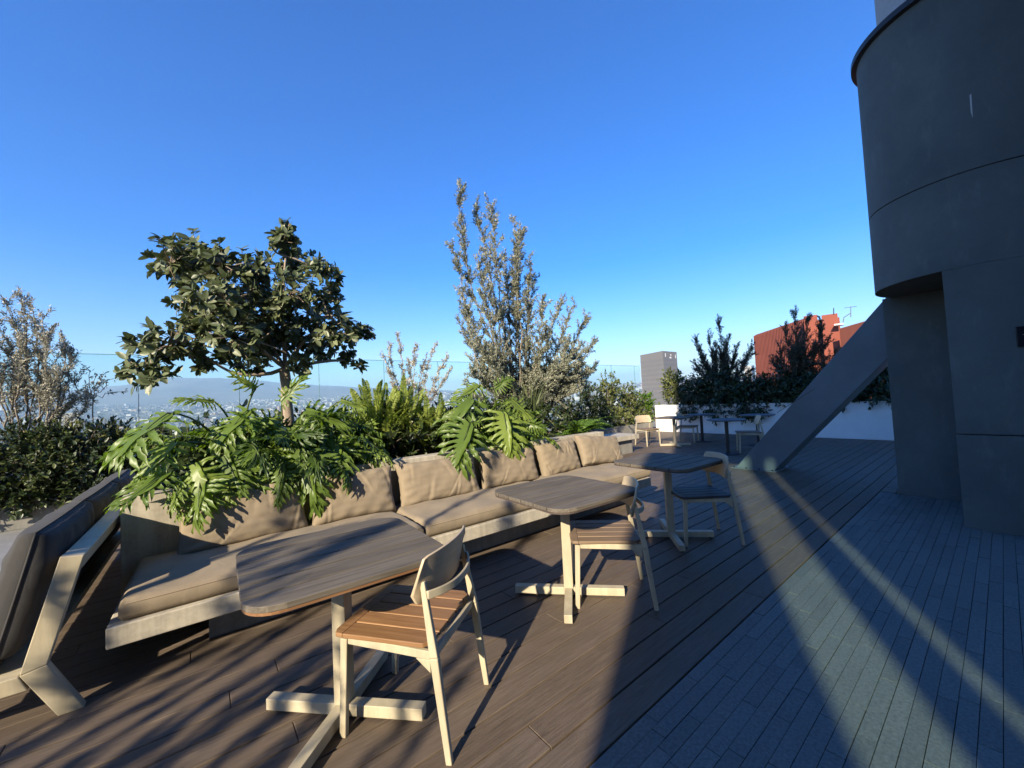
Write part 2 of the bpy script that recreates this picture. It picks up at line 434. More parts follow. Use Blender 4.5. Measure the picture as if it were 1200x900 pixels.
# ground wall: the round skin continues only on the side right of the niche
def sector(name, z0, z1, a0, a1, rad, inner, mat, n=40):
    o_, i_ = ring(rad, z0, a0, a1, n), ring(inner, z0, a0, a1, n)
    o2, i2 = [(x, y, z1) for x, y, _ in o_], [(x, y, z1) for x, y, _ in i_]
    rings = [[o_[k], o2[k], i2[k], i_[k]] for k in range(n + 1)]
    return smooth(MB().loft(rings).build(name, mat, tower), 40)
A_EDGE = 164.5                                   # angle of the niche's right-hand edge on the drum
sector('ground_wall', .885, Z_OV - .002, A_EDGE, 330, TR, .45, M['render'])
sector('plinth_wall', 0, .875, A_EDGE, 330, TR + .012, .45, M['render'])
MB().box(.34, 1.05, -.62, .83, 0, Z_OV - .002).build('niche_wall', M['render'], tower)
MB().box(.335, 1.06, -.63, .845, 0, .06).build('niche_skirting', M['render'], tower)
# scratch on the drum
sp = at_d(1138, 128, 5.72) - Vector((TC.x, TC.y, 0))
nn = Vector((sp.x, sp.y, 0)).normalized()
q = nn * (TR + .0015); tg = Vector((-nn.y, nn.x, 0))
MB().add([q + tg * .006 + Vector((0, 0, sp.z + .11)), q - tg * .005 + Vector((0, 0, sp.z + .10)), q - tg * .007 + Vector((0, 0, sp.z - .06)), q + tg * .001 + Vector((0, 0, sp.z - .12)), q + tg * .004 + Vector((0, 0, sp.z))],
         [(0, 1, 2, 3, 4)]).build('scratch_mark', m_plain('bare_plaster', (.5, .5, .48), .8), tower)
# small black plate with a pale mark
sg = thing('wall_sign', 'small black plate with a white symbol on the dark round tower', 'sign', (0, 0, 0))
c0 = at_d(1216, 392, 5.60); ax = Vector((c0.x - TC.x, c0.y - TC.y, 0)).normalized(); tx = Vector((-ax.y, ax.x, 0))
c0 = Vector((TC.x, TC.y, c0.z)) + ax * (TR + .004)
sg.location = c0
Ms = Matrix((( -tx.x, 0, ax.x, 0), (-tx.y, 0, ax.y, 0), (0, 1, 0, 0), (0, 0, 0, 1)))
sgm = Matrix(((-tx.x, ax.x, 0, 0), (-tx.y, ax.y, 0, 0), (0, 0, 1, 0), (0, 0, 0, 1)))
bevel(MB().box(-.09, .09, 0, .012, -.09, .09, sgm).build('plate', m_plain('black_acrylic', (.008, .008, .012), .3, .05), sg), .003)
mk = MB()
for poly in ([(-.055, .012), (-.02, .03), (.03, .03), (.06, .012), (.03, .02), (-.02, .02)],):
    mk.prism(poly, lambda a, b: sgm @ Vector((a, .0125, b)), lambda a, b: sgm @ Vector((a, .0145, b)))
mk.build('symbol', M['white'], sg)

beam = thing('diagonal_beam', 'slate blue diagonal steel beam rising from the deck to the tower', 'beam', (7.42, 2.9, 0))
bm_ = MB()
prof = [(3.19, 0), (2.60, 0), (.60, 2.30), (.10, 2.90), (.10, 3.73)]
prof = [(y - 2.9, z) for y, z in prof]
bm_.prism(prof[::-1], lambda a, b: (0, a, b), lambda a, b: (.50, a, b))
bevel(bm_.build('beam_box', M['slate'], beam), .006)
sm_ = MB()
q0, q1 = Vector((-.003, -.95, 1.35)), Vector((-.003, -.42, .98))
sm_.bar(q0, q1, .004, .006, (1, 0, 0)); sm_.build('weld_seam', M['metal_dark'], beam)
fp = bevel(MB().box(-.06, .56, -.36, .35, 0.0, .014).build('foot_plate', M['slate'], beam), .003)
for by in (-.30, -.10, .10, .30):
    MB().tube([(-.035, by, .0145), (-.035, by, .034)], .014, 6).build('bolt', M['metal_dark'], fp)

# ================================================================== shading building behind the viewpoint (throws the big shadow and the two dim bars of light)
bld = thing('neighbouring_block', 'tall dark neighbouring block behind the terrace with tinted window strips', 'building', (-6.0, -9, 0))
X0, X1 = -6.03, -6.0
W_ = MB()
ny = lambda n: (n - .469 * 6.0) / .883
y_a, b0, b1, n0_, n1_ = ny(.436), ny(-.50), ny(-.87), ny(-1.125), ny(-1.20)
ZT, ZB, HT = 7.45, 3.2, 26
def wb(y0, y1, z0, z1): W_.box(X0 + 6.0, X1 + 6.0, y0 + 9, y1 + 9, z0, z1)
wb(b0, y_a, 0, HT); wb(n0_, b1, ZB, ZT); wb(-24, n1_, 0, HT)
wb(b1, b0, 0, ZB); wb(b1, b0, ZT, HT); wb(n0_, b1, 0, ZB); wb(n0_, b1, ZT, HT); wb(n1_, n0_, 0, ZB); wb(n1_, n0_, ZT, HT)
W_.build('wall', M['concrete_dark'], bld)
MB().box(.05, 11.5, 3.0, 4.2, 0, 22).build('side_wing', M['concrete_dark'], bld)  # added unseen wing, blocks skylight to deepen the shade on the paving
MB().add([(-.015, b1 + 9, ZB), (-.015, b0 + 9, ZB), (-.015, b0 + 9, ZT), (-.015, b1 + 9, ZT)], [(0, 1, 2, 3)]).build('window', M['tint'], bld)
MB().add([(-.015, n1_ + 9, ZB), (-.015, n0_ + 9, ZB), (-.015, n0_ + 9, ZT), (-.015, n1_ + 9, ZT)], [(0, 1, 2, 3)]).build('window', M['tint'], bld)

# ================================================================== concrete bench, planters
bench = thing('concrete_bench', 'long cast concrete bench with a back wall along the planting bed', 'bench', (2.0, 3.4, 0))
def lb(x0, x1, y0, y1, z0, z1): return MB().box(x0 - 2.0, x1 - 2.0, y0 - 3.4, y1 - 3.4, z0, z1)
bevel(lb(-.44, 4.46, 2.957, 3.80, .226, .333).build('seat_slab', M['concrete'], bench), .006)
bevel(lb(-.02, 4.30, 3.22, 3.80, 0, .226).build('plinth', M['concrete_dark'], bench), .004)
bevel(lb(-.49, 4.62, 3.802, 3.95, 0, .872).build('back_wall', M['concrete'], bench), .008)
planter = thing('raised_planter', 'raised planting bed behind the concrete bench', 'planter', (2.0, 5.0, 0))
pw = MB()
pw.box(-2.49, -2.37, -1.045, 1.2, 0, .84); pw.box(2.50, 2.62, -1.045, 1.2, 0, .84); pw.box(-2.49, 2.62, 1.202, 1.32, 0, .84)
bevel(pw.build('wall', M['concrete'], planter), .006)
# soil with an uneven surface
def soil(x0, x1, y0, y1, z, parent, loc):
    nx, ny_ = max(3, int((x1 - x0) / .15)), max(3, int((y1 - y0) / .15))
    vv = [(x0 + (x1 - x0) * i / nx - loc[0], y0 + (y1 - y0) * j / ny_ - loc[1], z + random.uniform(-.03, .03)) for j in range(ny_ + 1) for i in range(nx + 1)]
    ff = [(j * (nx + 1) + i, j * (nx + 1) + i + 1, (j + 1) * (nx + 1) + i + 1, (j + 1) * (nx + 1) + i) for j in range(ny_) for i in range(nx)]
    return MB().add(vv, ff).build('soil', M['soil'], parent)
soil(-.36, 4.49, 3.96, 6.19, .76, planter, (2, 5))
# low concrete block beyond the bench
s4 = [at_z(709, 507, .44), at_z(731, 508, .44), at_z(728, 512.5, .44), at_z(709, 513, .44)]
sb = thing('concrete_block_seat', 'low pale concrete slab seat beyond the end of the bench', 'bench', (7.6, 6.0, 0))
bevel(MB().box(-.65, .55, -.35, .35, .33, .44).build('seat_slab', M['concrete'], sb), .006)
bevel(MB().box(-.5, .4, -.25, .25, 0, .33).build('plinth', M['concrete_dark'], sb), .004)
# planter along the glass, and the white planter at the far end
def planter_box(name, label, x0, x1, y0, y1, h, mat, t=.12):
    c = ((x0 + x1) / 2, (y0 + y1) / 2, 0)
    o = thing(name, label, 'planter', c)
    b = MB()
    b.box(x0 - c[0], x1 - c[0], y0 - c[1], y0 + t - c[1], 0, h); b.box(x0 - c[0], x1 - c[0], y1 - t - c[1], y1 - c[1], 0, h)
    b.box(x0 - c[0], x0 + t - c[0], y0 + t + .002 - c[1], y1 - t - .002 - c[1], 0, h); b.box(x1 - t - c[0], x1 - c[0], y0 + t + .002 - c[1], y1 - t - .002 - c[1], 0, h)
    bevel(b.build('wall', mat, o), .006)
    soil(x0 + t, x1 - t, y0 + t, y1 - t, h - .08, o, c)
    return o
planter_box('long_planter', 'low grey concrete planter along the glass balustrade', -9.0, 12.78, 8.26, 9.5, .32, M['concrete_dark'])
planter_box('white_planter', 'long white planter wall closing the far end of the deck', 12.8, 14.2, -7.0, 8.14, .94, M['white'])
# glass balustrade
GY, GZ = 9.75, 2.54
glz = thing('glass_balustrade', 'tall clear glass wind screen along the terrace edge behind the plants', 'balustrade', (0, GY, 0))
x = -10.0
while x < 14.2:
    x2 = min(x + 1.5, 14.4)
    MB().add([(x + .008, 0, .1), (x2 - .008, 0, .1), (x2 - .008, 0, GZ), (x + .008, 0, GZ)], [(0, 1, 2, 3)]).build('glass_panel', M['glass'], glz)
    x += 1.5
ge = MB(); x = -10.0
me_edge = m_plain('glass_edge', (.12, .26, .25), .2, .05, 3, 50, 0)
while x < 14.3:
    ge.box(x - .005, x + .005, -.006, .006, .1, GZ - .002); x += 1.5
ge.box(-10, 14.4, -.006, .006, GZ, GZ + .012)
ge.build('glass_edge', me_edge, glz)
bevel(MB().box(-10, 14.4, -.05, .05, 0, .1).build('base_channel', M['metal_dark'], glz), .004)

# ================================================================== cushions
def pillow(w, h, t, nx=76, nz=44, seed=0, puff=.36, pinch=.05, wr=.0034, flat=0.0):
    """soft cushion lying in the XZ plane, thickness along Y; returns verts, quads"""
    rg = np.random.default_rng(seed)
    ph = rg.uniform(0, 6.28, 12)
    cz_ = [(rg.uniform(-.8, .8), rg.uniform(-.5, .5), rg.uniform(.35, 1.0) * wr * 1.9, rg.uniform(.025, .05), 1 if rg.random() < .65 else -1) for _ in range(7)]
    V, F = [], []
    def pt(u, v_, s):
        a = max(0.0, (1 - abs(u) ** 3.2) * (1 - abs(v_) ** 3.2)) ** puff
        px_ = w / 2 * u * (1 - pinch * (1 - v_ * v_) * abs(u) ** 3)
        pz_ = h / 2 * v_ * (1 - pinch * (1 - u * u) * abs(v_) ** 3)
        edge = math.sqrt(max(0, 1 - a))
        wv = wr * (math.sin(9 * u + 5 * v_ + ph[0]) + .7 * math.sin(15 * u - 8 * v_ + ph[1]) + .6 * math.sin(23 * v_ + 6 * u * u + ph[2]) + .8 * math.sin(4 * u + 11 * v_ + ph[3]))
        cr = wr * 1.6 * math.exp(-((abs(u) - .82) / .14) ** 2) * math.sin(17 * v_ + ph[4] + u) + wr * 1.4 * math.exp(-((abs(v_) - .82) / .16) ** 2) * math.sin(15 * u + ph[5])
        for u0, sl, am, wd, e in cz_:
            vv = v_ * e
            if vv > -.2:
                cr -= am * math.exp(-((u - u0 - sl * (1 - vv)) / wd) ** 2) * min(1, (vv + .2) / .5) + (-am * .7) * math.exp(-((u - u0 - sl * (1 - vv) - 1.7 * wd) / wd) ** 2) * min(1, (vv + .2) / .5)
        return (px_, s * (t / 2 * a + (wv * .5 + cr) * a ** .5), pz_)
    def idx(side, i, j): return side * (nx + 1) * (nz + 1) + j * (nx + 1) + i
    for s in (-1, 1):
        for j in range(nz + 1):
            for i in range(nx + 1):
                u = -1 + 2 * i / nx; v_ = -1 + 2 * j / nz
                u = math.copysign(abs(u) ** .8, u); v_ = math.copysign(abs(v_) ** .8, v_)
                V.append(pt(u, v_, s))
    for j in range(nz):
        for i in range(nx):
            F.append((idx(0, i, j), idx(0, i + 1, j), idx(0, i + 1, j + 1), idx(0, i, j + 1)))
            F.append((idx(1, i, j), idx(1, i, j + 1), idx(1, i + 1, j + 1), idx(1, i + 1, j)))
    return V, F
def merge(o, d=1e-4):
    b = bmesh.new(); b.from_mesh(o.data); bmesh.ops.remove_doubles(b, verts=b.verts, dist=d); bmesh.ops.recalc_face_normals(b, faces=b.faces); b.to_mesh(o.data); b.free(); return o
def cushion(name, w, h, t, mat, loc, rot, seed, label, group, **kw):
    V, F = pillow(w, h, t, seed=seed, **kw)
    o = smooth(merge(MB().add(V, F).build(name, mat)))
    o.location = loc; o.rotation_euler = rot
    # seam welt round the edge
    n = 64; pts = []
    for k in range(n + 1):
        a = 2 * math.pi * k / n; c, s = math.cos(a), math.sin(a)
        m_ = max(abs(c), abs(s)); u, v_ = c / m_, s / m_
        pi_ = kw.get('pinch', .05)
        pts.append((w / 2 * u * (1 - pi_ * (1 - v_ * v_) * abs(u) ** 3), 0, h / 2 * v_ * (1 - pi_ * (1 - u * u) * abs(v_) ** 3)))
    smooth(MB().tube(pts, .005, 6, False).build('piping', mat, o))
    return tag(o, label, 'cushion', group)
backs = [(-.20, .63, 'leftmost taupe back cushion, half shaded under the drooping leaves', 21), (.66, 1.37, 'taupe back cushion with a split leaf shadow across its left half', 22),
         (1.41, 2.29, 'widest sunlit taupe back cushion with creases below its top edge', 23), (2.33, 3.15, 'taupe back cushion under the drooping leaves in the middle of the bench', 24),
         (3.19, 3.89, 'taupe back cushion with a finger leaf shadow, second from the far end', 25), (3.93, 4.80, 'taupe back cushion slumped at the far end of the bench', 26)]
for (x0, x1, lab, sd) in backs:
    far = sd == 26
    cushion('back_cushion', x1 - x0, .425, .18, M['taupe'], ((x0 + x1) / 2, 3.675, .640), (R(-17 if not far else -24), R(random.uniform(-2, 2) + (5 if far else 0)), R(random.uniform(-2.5, 2.5))), sd, lab, 'back cushions along the concrete bench', pinch=.07)
def slab_cushion(w, d, t, seed, wr=.005):
    """boxy seat cushion: flat faces, rounded edges, slight crown; origin at bottom centre"""
    b = MB(); n = 30; rings = []
    prof = [(.0, 1.0, -.012), (.06, .0, 0), (.25, .0, .0), (.5, 0, .006), (.75, 0, .0), (.94, 0, 0), (1.0, 1, -.012)]
    rg = np.random.default_rng(seed); ph = rg.uniform(0, 6.28, 8)
    nx, ny_ = 48, 20
    V = []; F = []
    def P(i, j, top):
        u = -1 + 2 * i / nx; v_ = -1 + 2 * j / ny_
        u = math.copysign(1 - (1 - abs(u)) ** 1.5, u) if abs(u) < 1 else u
        v_ = math.copysign(1 - (1 - abs(v_)) ** 1.4, v_) if abs(v_) < 1 else v_
        rx = .035; e = min((1 - abs(u)) * w / 2, (1 - abs(v_)) * d / 2)
        k = 1 - math.sqrt(max(0, 1 - (1 - min(e, rx) / rx) ** 2))
        z = t / 2 - rx * k * .95
        crown = .018 * (1 - u ** 4) * (1 - v_ ** 4)
        wv = wr * (math.sin(5 * u * w + 3 * v_ + ph[0]) + .6 * math.sin(11 * u * w - 6 * v_ + ph[1]) + .5 * math.sin(19 * v_ + 3 * u + ph[2]))
        zz = t / 2 + (z + (crown + wv * (1 - k)) if top else -z * .98)
        return (u * w / 2, v_ * d / 2, zz)
    for tp in (0, 1):
        for j in range(ny_ + 1):
            for i in range(nx + 1): V.append(P(i, j, tp))
    ix = lambda s, i, j: s * (nx + 1) * (ny_ + 1) + j * (nx + 1) + i
    for j in range(ny_):
        for i in range(nx):
            F.append((ix(1, i, j), ix(1, i + 1, j), ix(1, i + 1, j + 1), ix(1, i, j + 1)))
            F.append((ix(0, i, j), ix(0, i, j + 1), ix(0, i + 1, j + 1), ix(0, i + 1, j)))
    for i in range(nx):
        F.append((ix(0, i, 0), ix(0, i + 1, 0), ix(1, i + 1, 0), ix(1, i, 0))); F.append((ix(0, i + 1, ny_), ix(0, i, ny_), ix(1, i, ny_), ix(1, i + 1, ny_)))
    for j in range(ny_):
        F.append((ix(0, 0, j + 1), ix(0, 0, j), ix(1, 0, j), ix(1, 0, j + 1))); F.append((ix(0, nx, j), ix(0, nx, j + 1), ix(1, nx, j + 1), ix(1, nx, j)))
    return MB().add(V, F)
for (x0, x1, lab, sd) in ((-.395, 1.34, 'long taupe seat cushion at the near left end of the concrete bench', 3), (1.37, 2.98, 'taupe seat cushion in the middle of the bench, streaked with leaf shade', 4), (3.01, 4.50, 'taupe seat cushion at the far sunny end of the bench', 5)):
    o = smooth(slab_cushion(x1 - x0, .80, .115, sd).build('seat_cushion', M['taupe'], None, ((x0 + x1) / 2, 3.375, .335)), 60)
    w_, d_, r_ = (x1 - x0) / 2 - .006, .394, .03; ring_ = []
    for cx_, cy_, a0 in ((w_ - r_, d_ - r_, 0), (-w_ + r_, d_ - r_, 90), (-w_ + r_, -d_ + r_, 180), (w_ - r_, -d_ + r_, 270)):
        ring_ += [(cx_ + r_ * math.cos(R(a0 + 15 * q_)), cy_ + r_ * math.sin(R(a0 + 15 * q_)), .092 + random.uniform(-.001, .001)) for q_ in range(7)]
    smooth(MB().tube(ring_ + [ring_[0]], .0045, 6, False).build('piping', M['taupe'], o))
    tag(o, lab, 'cushion', 'seat cushions on the concrete bench')

# ================================================================== dining tables
def rounded_square(h, r, n=8):
    pts = []
    for cx, cy, a0 in ((h - r, h - r, 0), (-(h - r), h - r, 90), (-(h - r), -(h - r), 180), (h - r, -(h - r), 270)):
        for k in range(n + 1):
            a = R(a0 + 90 * k / n); pts.append((cx + r * math.cos(a), cy + r * math.sin(a)))
    return pts
def half_width(y, h, r):
    ay = abs(y)
    if ay <= h - r: return h
    return h - r + math.sqrt(max(0, r * r - (ay - (h - r)) ** 2))
def make_table():
    root = thing('dining_table', 'x', 'table')
    H_, RR = .395, .13
    top = MB(); nb = 6; g = .0042
    for k in range(nb):
        y0 = -H_ + 2 * H_ * k / nb + (g if k else 0); y1 = -H_ + 2 * H_ * (k + 1) / nb - (g if k < nb - 1 else 0)
        ys = [y0 + (y1 - y0) * i / 10 for i in range(11)]
        poly = [(half_width(y, H_, RR), y) for y in ys] + [(-half_width(y, H_, RR), y) for y in ys[::-1]]
        poly = [poly[i] for i in range(len(poly)) if i == 0 or (abs(poly[i][0] - poly[i - 1][0]) + abs(poly[i][1] - poly[i - 1][1])) > 1e-4]
        top.prism(poly, lambda a, b: (a, b, .727), lambda a, b: (a, b, .750))
    bevel(top.build('tabletop', M['top_grey'], root), .0025, 2)
    ed = MB(); o_ = rounded_square(H_ - .002, RR); i_ = rounded_square(H_ - .07, RR - .06)
    o2 = o_; 
    ring4 = [[(o_[k][0], o_[k][1], .7165), (o_[k][0], o_[k][1], .7265), (i_[k][0], i_[k][1], .7265), (i_[k][0], i_[k][1], .7165)] for k in range(len(o_))]
    ring4.append(ring4[0])
    ed.loft(ring4, cap=False); ed.build('edge_band', M['edge_grey'], root)
    MB().box(-.33, .33, -.33, .33, .7120, .7200).build('gap_shade_panel', M['metal_dark'], root)  # added black panel, stands in for shade in the plank gaps
    bevel(MB().box(-.0325, .0325, -.0325, .0325, .012, .7115, Matrix.Rotation(R(45), 4, 'Z')).build('post', M['frame'], root), .003)
    mp = MB().box(-.17, .17, -.025, .025, .690, .7110, Matrix.Rotation(R(45), 4, 'Z')); bevel(mp.build('top_bracket', M['frame'], root), .002)
    for k in range(4):
        a = R(45 + 90 * k); Mz = Matrix.Rotation(a, 4, 'Z')
        arm = MB().box(.033, .385, -.026, .026, .014, .066, Mz)
        ao = bevel(arm.build('foot_arm', M['frame'], root), .003)
        gp = Mz @ Vector((.355, 0, 0))
        MB().tube([(gp.x, gp.y, 0), (gp.x, gp.y, .0135)], .012, 10).build('glide', M['glide'], ao)
    return root
T0 = make_table()
TG = 'square wooden dining tables'
tables = [((.478, 1.998), -1.0, 'nearest square wooden table, grey weathered top with an orange front edge', None),
          ((2.02, 2.06), -1.5, 'sunlit square wooden table between the two nearer chairs', None),
          ((3.54, 2.16), -1.0, 'square wooden table whose top is half in shade at the end of the bench', None),
          ((9.55, 5.55), 3, 'small square table at the far end between two pale chairs by the white wall', None)]
for i, ((x, y), rz, lab, _) in enumerate(tables):
    o = T0 if i == 0 else copy_tree(T0)
    o.location = (x, y, 0); o.rotation_euler.z = R(rz); tag(o, lab, 'table', TG)
    if i == 0: first_table = o

for ch in first_table.children:                 # the nearest top has lost its grey patina along the edge
    if ch.name == 'edge_band':
        ch.material_slots[0].link = 'OBJECT'; ch.material_slots[0].material = M['edge_teak']
# ================================================================== chairs
def make_chair():
    root = thing('dining_chair', 'x', 'chair')
    fr_ = M['frame']
    for s in (-1, 1):
        bevel(MB().bar((s * .200, .252, 0), (s * .196, .232, .418), .024, .030, (1, 0, 0), .028, .034).build('front_leg', fr_, root), .004)
    for s in (-1, 1):
        lg = MB().bar((s * .221, -.255, 0), (s * .216, -.205, .40), .022, .026, (1, 0, 0), .026, .036)
        lg.bar((s * .216, -.205, .401), (s * .205, -.158, .690), .026, .036, (1, 0, 0), .018, .022)
        bevel(lg.build('rear_leg', fr_, root), .004)
    for s in (-1, 1):
        rl = MB().bar((s * .196, .214, .412), (s * .212, -.186, .405), .018, .034, (1, 0, 0))
        rl.prism([(-.186, .388), (-.12, .388), (-.186, .335)][::-1], lambda a, b, s=s: (s * .212 - .008, a, b), lambda a, b, s=s: (s * .212 + .008, a, b))
        bevel(rl.build('side_rail', fr_, root), .003)
    fr = MB().bar((-.182, .228, .412), (.182, .228, .412), .018, .034, (0, 1, 0)); bevel(fr.build('front_rail', fr_, root), .003)
    br = MB().bar((-.198, -.198, .405), (.198, -.198, .405), .018, .034, (0, 1, 0)); bevel(br.build('rear_rail', fr_, root), .003)
    # slatted seat: five boards framed front and back
    st = MB(); ys0, ys1 = -.185, .225
    wf, wr_ = .226, .222
    def xw(y): return wr_ + (wf - wr_) * (y - ys0) / (ys1 - ys0)
    for k in range(5):
        a, b = -1 + 2 * k / 5, -1 + 2 * (k + 1) / 5
        g = .0035
        pl = [(xw(ys0) * a + (g if k else 0), ys0), (xw(ys0) * b - (g if k < 4 else 0), ys0), (xw(ys1) * b - (g if k < 4 else 0), ys1), (xw(ys1) * a + (g if k else 0), ys1)]
        if k == 0: pl = [(-xw(ys0) + .03, ys0), pl[1], pl[2], pl[3], (-xw(ys0), ys0 + .03)]
        if k == 4: pl = [pl[0], (xw(ys0) - .03, ys0), (xw(ys0), ys0 + .03), pl[2], pl[3]]
        st.prism(pl, lambda p_, q_: (p_, q_, .431), lambda p_, q_: (p_, q_, .451))
    pl = [(-wf, ys1 + .0005)] + [(wf, ys1 + .0005), (wf - .004, .262), (wf - .03, .276), (0, .281), (-wf + .03, .276), (-wf + .004, .262)]
    st.prism(pl, lambda p_, q_: (p_, q_, .431), lambda p_, q_: (p_, q_, .451))
    so = bevel(st.build('seat', M['teak_orange'], root), .004)
    # curved plywood back plate with rounded corners
    n, mm, th = 22, 8, .012
    vv = []
    for side in (0, 1):
        for j in range(mm + 1):
            for i in range(n + 1):
                u = -1 + 2 * i / n; w = -1 + 2 * j / mm
                e = (abs(u) ** 8)
                hh = .098 * (1 - .50 * max(0, (abs(u) - .86) / .14) ** 2.2)
                x = .236 * u
                z = .690 + w * hh + .012 * (1 - u * u)
                y = -.148 - .052 * (1 - u * u) - .020 * w + (th if side else 0)
                vv.append((x, y, z))
    ix = lambda s, i, j: s * (n + 1) * (mm + 1) + j * (n + 1) + i
    ff = []
    for j in range(mm):
        for i in range(n):
            ff.append((ix(0, i, j), ix(0, i + 1, j), ix(0, i + 1, j + 1), ix(0, i, j + 1))); ff.append((ix(1, i, j), ix(1, i, j + 1), ix(1, i + 1, j + 1), ix(1, i + 1, j)))
    for i in range(n):
        ff.append((ix(0, i + 1, 0), ix(0, i, 0), ix(1, i, 0), ix(1, i + 1, 0))); ff.append((ix(0, i, mm), ix(0, i + 1, mm), ix(1, i + 1, mm), ix(1, i, mm)))
    for j in range(mm):
        ff.append((ix(0, 0, j), ix(0, 0, j + 1), ix(1, 0, j + 1), ix(1, 0, j))); ff.append((ix(0, n, j + 1), ix(0, n, j), ix(1, n, j), ix(1, n, j + 1)))
    bp = MB().add(vv, ff).build('backrest', M['ply'], root); bevel(smooth(bp, 40), .003)
    # bow that ties the rear legs behind the plate
    rings = []
    for i in range(17):
        u = -1 + i / 8
        x = .212 * u; y = -.180 - .062 * (1 - abs(u) ** 2.4); z = .640 - .010 * (1 - u * u)
        rings.append([(x, y - .006, z - .017), (x, y + .006, z - .017), (x, y + .006, z + .017), (x, y - .006, z + .017)])
    bw = MB().loft(rings).build('back_bow', fr_, root); bevel(smooth(bw, 40), .003)
    return root
C0 = make_chair()
CG = 'wooden dining chairs'
def set_seat(root, mat):
    for ch in root.children:
        if ch.name.split('.')[0] == 'seat':
            ch.material_slots[0].link = 'OBJECT'; ch.material_slots[0].material = mat
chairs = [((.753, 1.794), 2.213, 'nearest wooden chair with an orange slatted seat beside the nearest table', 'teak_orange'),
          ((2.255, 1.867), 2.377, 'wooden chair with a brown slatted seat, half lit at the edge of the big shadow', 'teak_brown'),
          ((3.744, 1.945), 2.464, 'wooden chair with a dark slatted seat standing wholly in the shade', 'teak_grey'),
          ((9.35, 6.22), -1.95, 'sunlit pale chair facing out from the shrubs at the far end of the deck', 'teak_brown'),
          ((10.45, 5.72), -1.35, 'chair half in shadow behind the far square table, in front of the white wall', 'teak_brown'),
          ((9.45, 3.70), 2.1, 'shaded chair beside the round table, partly hidden by the diagonal beam', 'teak_brown')]
for i, ((x, y), a, lab, sm) in enumerate(chairs):
    o = C0 if i == 0 else copy_tree(C0)
    o.location = (x, y, 0); o.rotation_euler.z = a - math.pi / 2; tag(o, lab, 'chair', CG)
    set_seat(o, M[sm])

# round pedestal tables in the shade
def make_round():
    root = thing('round_table', 'x', 'table')
    n = 40
    rg = lambda r_, z: [(r_ * math.cos(2 * math.pi * k / n), r_ * math.sin(2 * math.pi * k / n), z) for k in range(n)]
    smooth(MB().loft([rg(.36, .725), rg(.385, .735), rg(.385, .748), rg(.38, .752)]).build('tabletop', M['disc_top'], root), 30)
    smooth(MB().tube([(0, 0, .02), (0, 0, .724)], .038, 18).build('column', M['metal_dark'], root), 40)
    smooth(MB().loft([rg(.24, 0), rg(.24, .010), rg(.225, .016), rg(.045, .022)]).build('base', M['metal_dark'], root), 30)
    return root
R0 = make_round()
for i, (loc, lab) in enumerate((((8.93, 3.97), 'nearest round dark table on a black column, left of the diagonal beam'), ((10.72, 5.42), 'round dark table close to the white wall under the overhanging shrubs'), ((10.6, 3.98), 'round dark table half hidden behind the diagonal beam'))):
    o = R0 if i == 0 else copy_tree(R0)
    o.location = (*loc, 0); tag(o, lab, 'table', 'round pedestal tables')

# ================================================================== charcoal lounge sofa on the left, seen from its end
sofa = thing('lounge_sofa', 'wooden framed lounge sofa with charcoal cushions, seen end on at the left', 'sofa', (-.75, 2.92, 0))
OX, OY, SL = -.75, 2.92, 2.95
def endframe(y, t=.05):
    b = MB()
    f0 = lambda a, c: (a - OX, y, c); f1 = lambda a, c: (a - OX, y + t, c)
    leg = [(-.596, 0), (-.508, 0), (-.63, .259), (-.717, .243)]
    backp = [(-.7165, .2445), (-.6295, .2605), (-.506, .742), (-.588, .755)]
    b.prism(leg, f1, f0); b.prism(backp, f1, f0)
    b.prism([(-1.15, .17), (-.690, .168), (-.7185, .242), (-1.15, .245)], f1, f0)
    b.prism([(-1.22, 0), (-1.151, 0), (-1.151, .27), (-1.21, .27)], f1, f0)
    return b
bevel(endframe(0).build('end_frame', M['frame'], sofa), .004)
bevel(endframe(SL - .05).build('end_frame', M['frame'], sofa), .004)
bp = MB()
bp.prism([(-.594, .668), (-.522, .668), (-.507, .740), (-.587, .753)], lambda a, c: (a - OX, SL - .051, c), lambda a, c: (a - OX, .051, c))
bevel(bp.build('top_rail', M['frame'], sofa), .004)
bevel(MB().box(-.40, .05, .051, SL - .051, .20, .24).build('seat_deck', M['frame'], sofa), .003)
for k in range(3):
    yc = OY + .06 + (SL - .12) * (k + .5) / 3
    w = (SL - .12) / 3 - .015
    lab = ('charcoal back cushion at the near end of the left sofa', 'charcoal back cushion in the middle of the left sofa', 'charcoal back cushion at the far end of the left sofa')[k]
    c = cushion('back_cushion', w, .58, .22, M['charcoal'], (-.745, yc, .595), (R(-13), 0, R(-90)), 40 + k, lab, 'charcoal sofa cushions', pinch=.025, puff=.24)
    o = smooth(slab_cushion(w, .36, .12, 50 + k).build('seat_cushion', M['charcoal'], None, (-.985, yc, .245)), 60)
    o.rotation_euler.z = R(90)
    tag(o, ('charcoal seat cushion at the near end of the left sofa', 'charcoal seat cushion in the middle of the left sofa', 'charcoal seat cushion at the far end of the left sofa')[k], 'cushion', 'charcoal sofa seat cushions')

